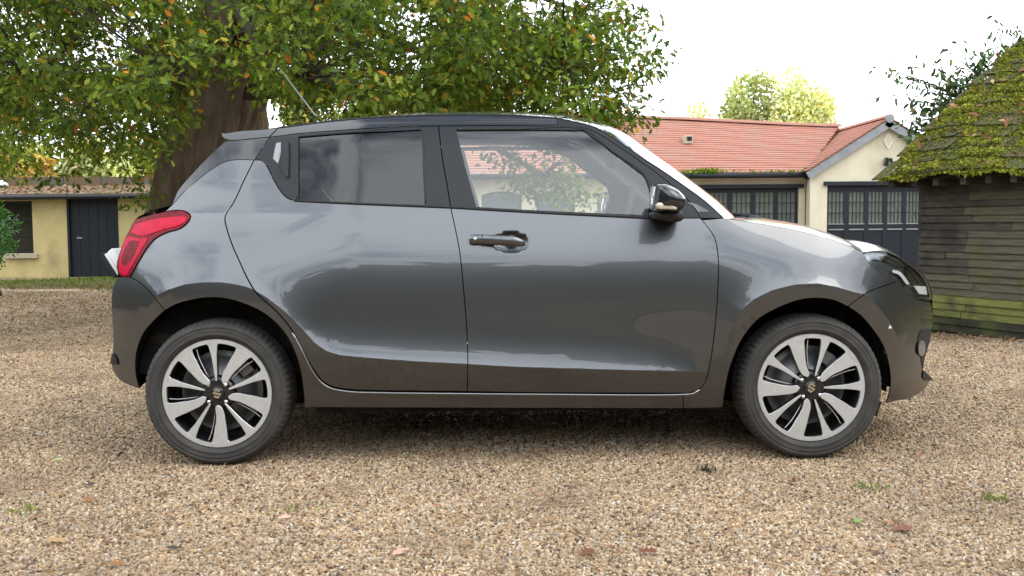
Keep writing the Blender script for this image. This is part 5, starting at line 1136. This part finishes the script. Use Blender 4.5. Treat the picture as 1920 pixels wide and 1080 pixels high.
# ================================================================== fallen leaves and small things
def gpt(px, py):
    d = ray(px, py); t = (0-CAMZ)/d[2]; p = CAM+d*t
    for _ in range(6): t = (float(gz(p[0], p[1]))-CAMZ)/d[2]; p = CAM+d*t
    return p
def one_leaf(px, py, size, col, kind, label, rz, tilt=.25, group=None, curl=.35):
    T, Fq = LT[kind]; T = T.copy(); T[:, 2] += curl*(T[:, 0]-.5)**2+.6*np.abs(T[:, 1])*curl; T[:, 0] -= .5
    o = fast_mesh('fallen_leaf', T*size, Fq, litter_m, None, np.tile(col, (len(T), 1))); p = gpt(px, py); o.location = (p[0], p[1], p[2]+.016); o.rotation_euler = (tilt, -.15, rz); tag(o, label, 'leaf', group); return o
BIG = [(752, 1043, .085, (.52, .33, .26), 'lance', 'pale pink pointed leaf lying on the gravel at the bottom of the picture', 1.0), (105, 1022, .06, (.40, .24, .12), 'oak', 'tan curled leaf on the gravel near the lower left corner', .3), (216, 1066, .052, (.26, .13, .05), 'oak', 'orange brown lobed leaf at the bottom edge below the rear wheel', .1), (1100, 1046, .075, (.16, .065, .04), 'oak', 'reddish brown crumpled leaf at the bottom edge right of centre', .9),
       (1212, 1042, .058, (.17, .06, .04), 'oak', 'dark red curled leaf on gravel right of the crumpled one', -.4), (1690, 1000, .075, (.20, .085, .06), 'oak', 'dark maroon leaf on the gravel at lower right below the front wheel', .2), (169, 916, .045, (.07, .06, .05), 'oak', 'small nearly black leaf on gravel left below the rear wheel', .6), (165, 945, .05, (.30, .13, .05), 'oak', 'rusty leaf just under the small black leaf at left', -.3),
       (533, 978, .05, (.60, .38, .28), 'oak', 'light pinkish leaf on gravel below and right of the rear wheel', .5), (326, 1036, .05, (.06, .055, .05), 'lance', 'thin dark leaf on gravel near the bottom left', -.1), (1608, 986, .035, (.18, .28, .08), 'quad', 'bright green leaf scrap on the gravel below the front wheel', .4), (108, 868, .04, (.35, .45, .18), 'oak', 'pale green leaf on gravel left of the rear wheel', .2), (1490, 905, .04, (.30, .14, .08), 'oak', 'brown leaf on gravel just below the front tyre', 1.2)]
for px, py, s_, c, k, lab, rz in BIG: one_leaf(px, py, s_, c, k, lab, rz)
tmpl = {}
for i in range(44):
    px, py = rng.uniform(0, 1920), 880+200*rng.random()**.8
    if 250 < px < 1700 and py < 890: continue
    c = LIT[rng.integers(5)]; one_leaf(px, py, rng.uniform(.022, .045), tuple(np.array(c)*.8), 'oak', 'small brown dead leaf scattered on the foreground gravel', rng.uniform(0, 6.28), rng.normal()*.3, 'dead leaves on the gravel')
# litter too small and many to pick apart: under the oak, along the shed, thin elsewhere
n = 15000; x = rng.uniform(-13, -1.0, n); y = 8.5+10.3*rng.random(n)**.8; k = rng.random(n) < np.clip(.25+.75*smooth(9, 17, y), 0, 1); x, y = x[k], y[k]
x2 = rng.uniform(-6, 6.5, 1500); y2 = rng.uniform(5.2, 12, 1500); t3 = rng.uniform(-.3, 3.5, 900); w3 = np.abs(rng.normal(size=900))*.35+.02; p3 = B0[None]+a_[None]*t3[:, None]+n_out[None]*w3[:, None]
yf_ = rng.uniform(2.4, 5.6, 800); xf_ = rng.uniform(-1, 1, 800)*yf_*.55
x = np.concatenate([x, x2, p3[:, 0]]); y = np.concatenate([y, y2, p3[:, 1]]); n = len(x)
P = np.stack([x, y, gz(x, y)+.02], 1)
tag(leaf_cloud('leaf_fragments', np.stack([xf_, yf_, np.full(800, .017)], 1), rng.normal(size=(800, 3))*np.array([1, 1, .3]), np.array([0, 0, 1.])+.4*rng.normal(size=(800, 3)), rng.uniform(.010, .028, 800), pal(800, LIT, LW)*.8, 'oak', litter_m), 'tiny broken bits of brown leaf among the foreground stones', 'leaf litter', kind='stuff')
tag(leaf_cloud('leaf_litter', P, rng.normal(size=(n, 3))*np.array([1, 1, .35]), np.array([0, 0, 1.])+.45*rng.normal(size=(n, 3)), rng.uniform(.018, .05, n), pal(n, LIT, LW)*.85, 'oak', litter_m), 'thin scatter of brown and orange leaf litter under the oak and along the shed', 'leaf litter', kind='stuff')
# weeds: little green tufts in the gravel
def tuft(px, py, n, r, col, label, L0=.03):
    p = gpt(px, py); q = p[None]+rng.normal(size=(n, 3))*np.array([r, r*.7, 0])+np.array([0, 0, .006])
    o = leaf_cloud('weed_tuft', q-p, np.array([0, 0, .6])+rng.normal(size=(n, 3))*.8, rng.normal(size=(n, 3)), rng.uniform(.5, 1.2, n)*L0, pal(n, [col], [1], .3), 'lance', moss_m); o.location = tuple(p); tag(o, label, 'weed')
tuft(560, 957, 60, .05, (.26, .28, .10), 'thin patch of green moss in the gravel below the middle of the car', .018); tuft(1325, 886, 45, .020, (.13, .115, .09), 'small dark dry tuft in the gravel left below the front wheel', .03); tuft(1865, 938, 40, .03, (.22, .25, .09), 'small green weed in the gravel at the right edge', .03)
tuft(40, 962, 40, .03, (.22, .25, .08), 'green weed in the gravel at the lower left edge', .02); tuft(1630, 918, 40, .025, (.22, .24, .10), 'green weed in the gravel right below the front wheel', .025)
# ================================================================== woodland behind the camera, seen only in the paint and glass
n = 44000; az = rng.uniform(R(66), R(294), n); q = np.degrees(az); top = 7.4+.8*np.sin(q*.35)+.7*np.sin(q*.9+1)+.5*np.sin(q*2.3); z = rng.random(n)**.85*top; rd = 26+rng.normal(size=n)*1.3
o = leaf_cloud('woodland', np.stack([rd*np.sin(az), rd*np.cos(az), z], 1), rng.normal(size=(n, 3)), np.stack([-np.sin(az), -np.cos(az), np.full(n, .7)], 1)+.7*rng.normal(size=(n, 3)), rng.uniform(.7, 1.5, n), pal(n, DRK, [3, 3, 3, 2])*1.3, 'quad', leaf_m); tag(o, 'dark belt of trees round the yard behind the photographer, mirrored in the car paint', 'woodland', kind='stuff')
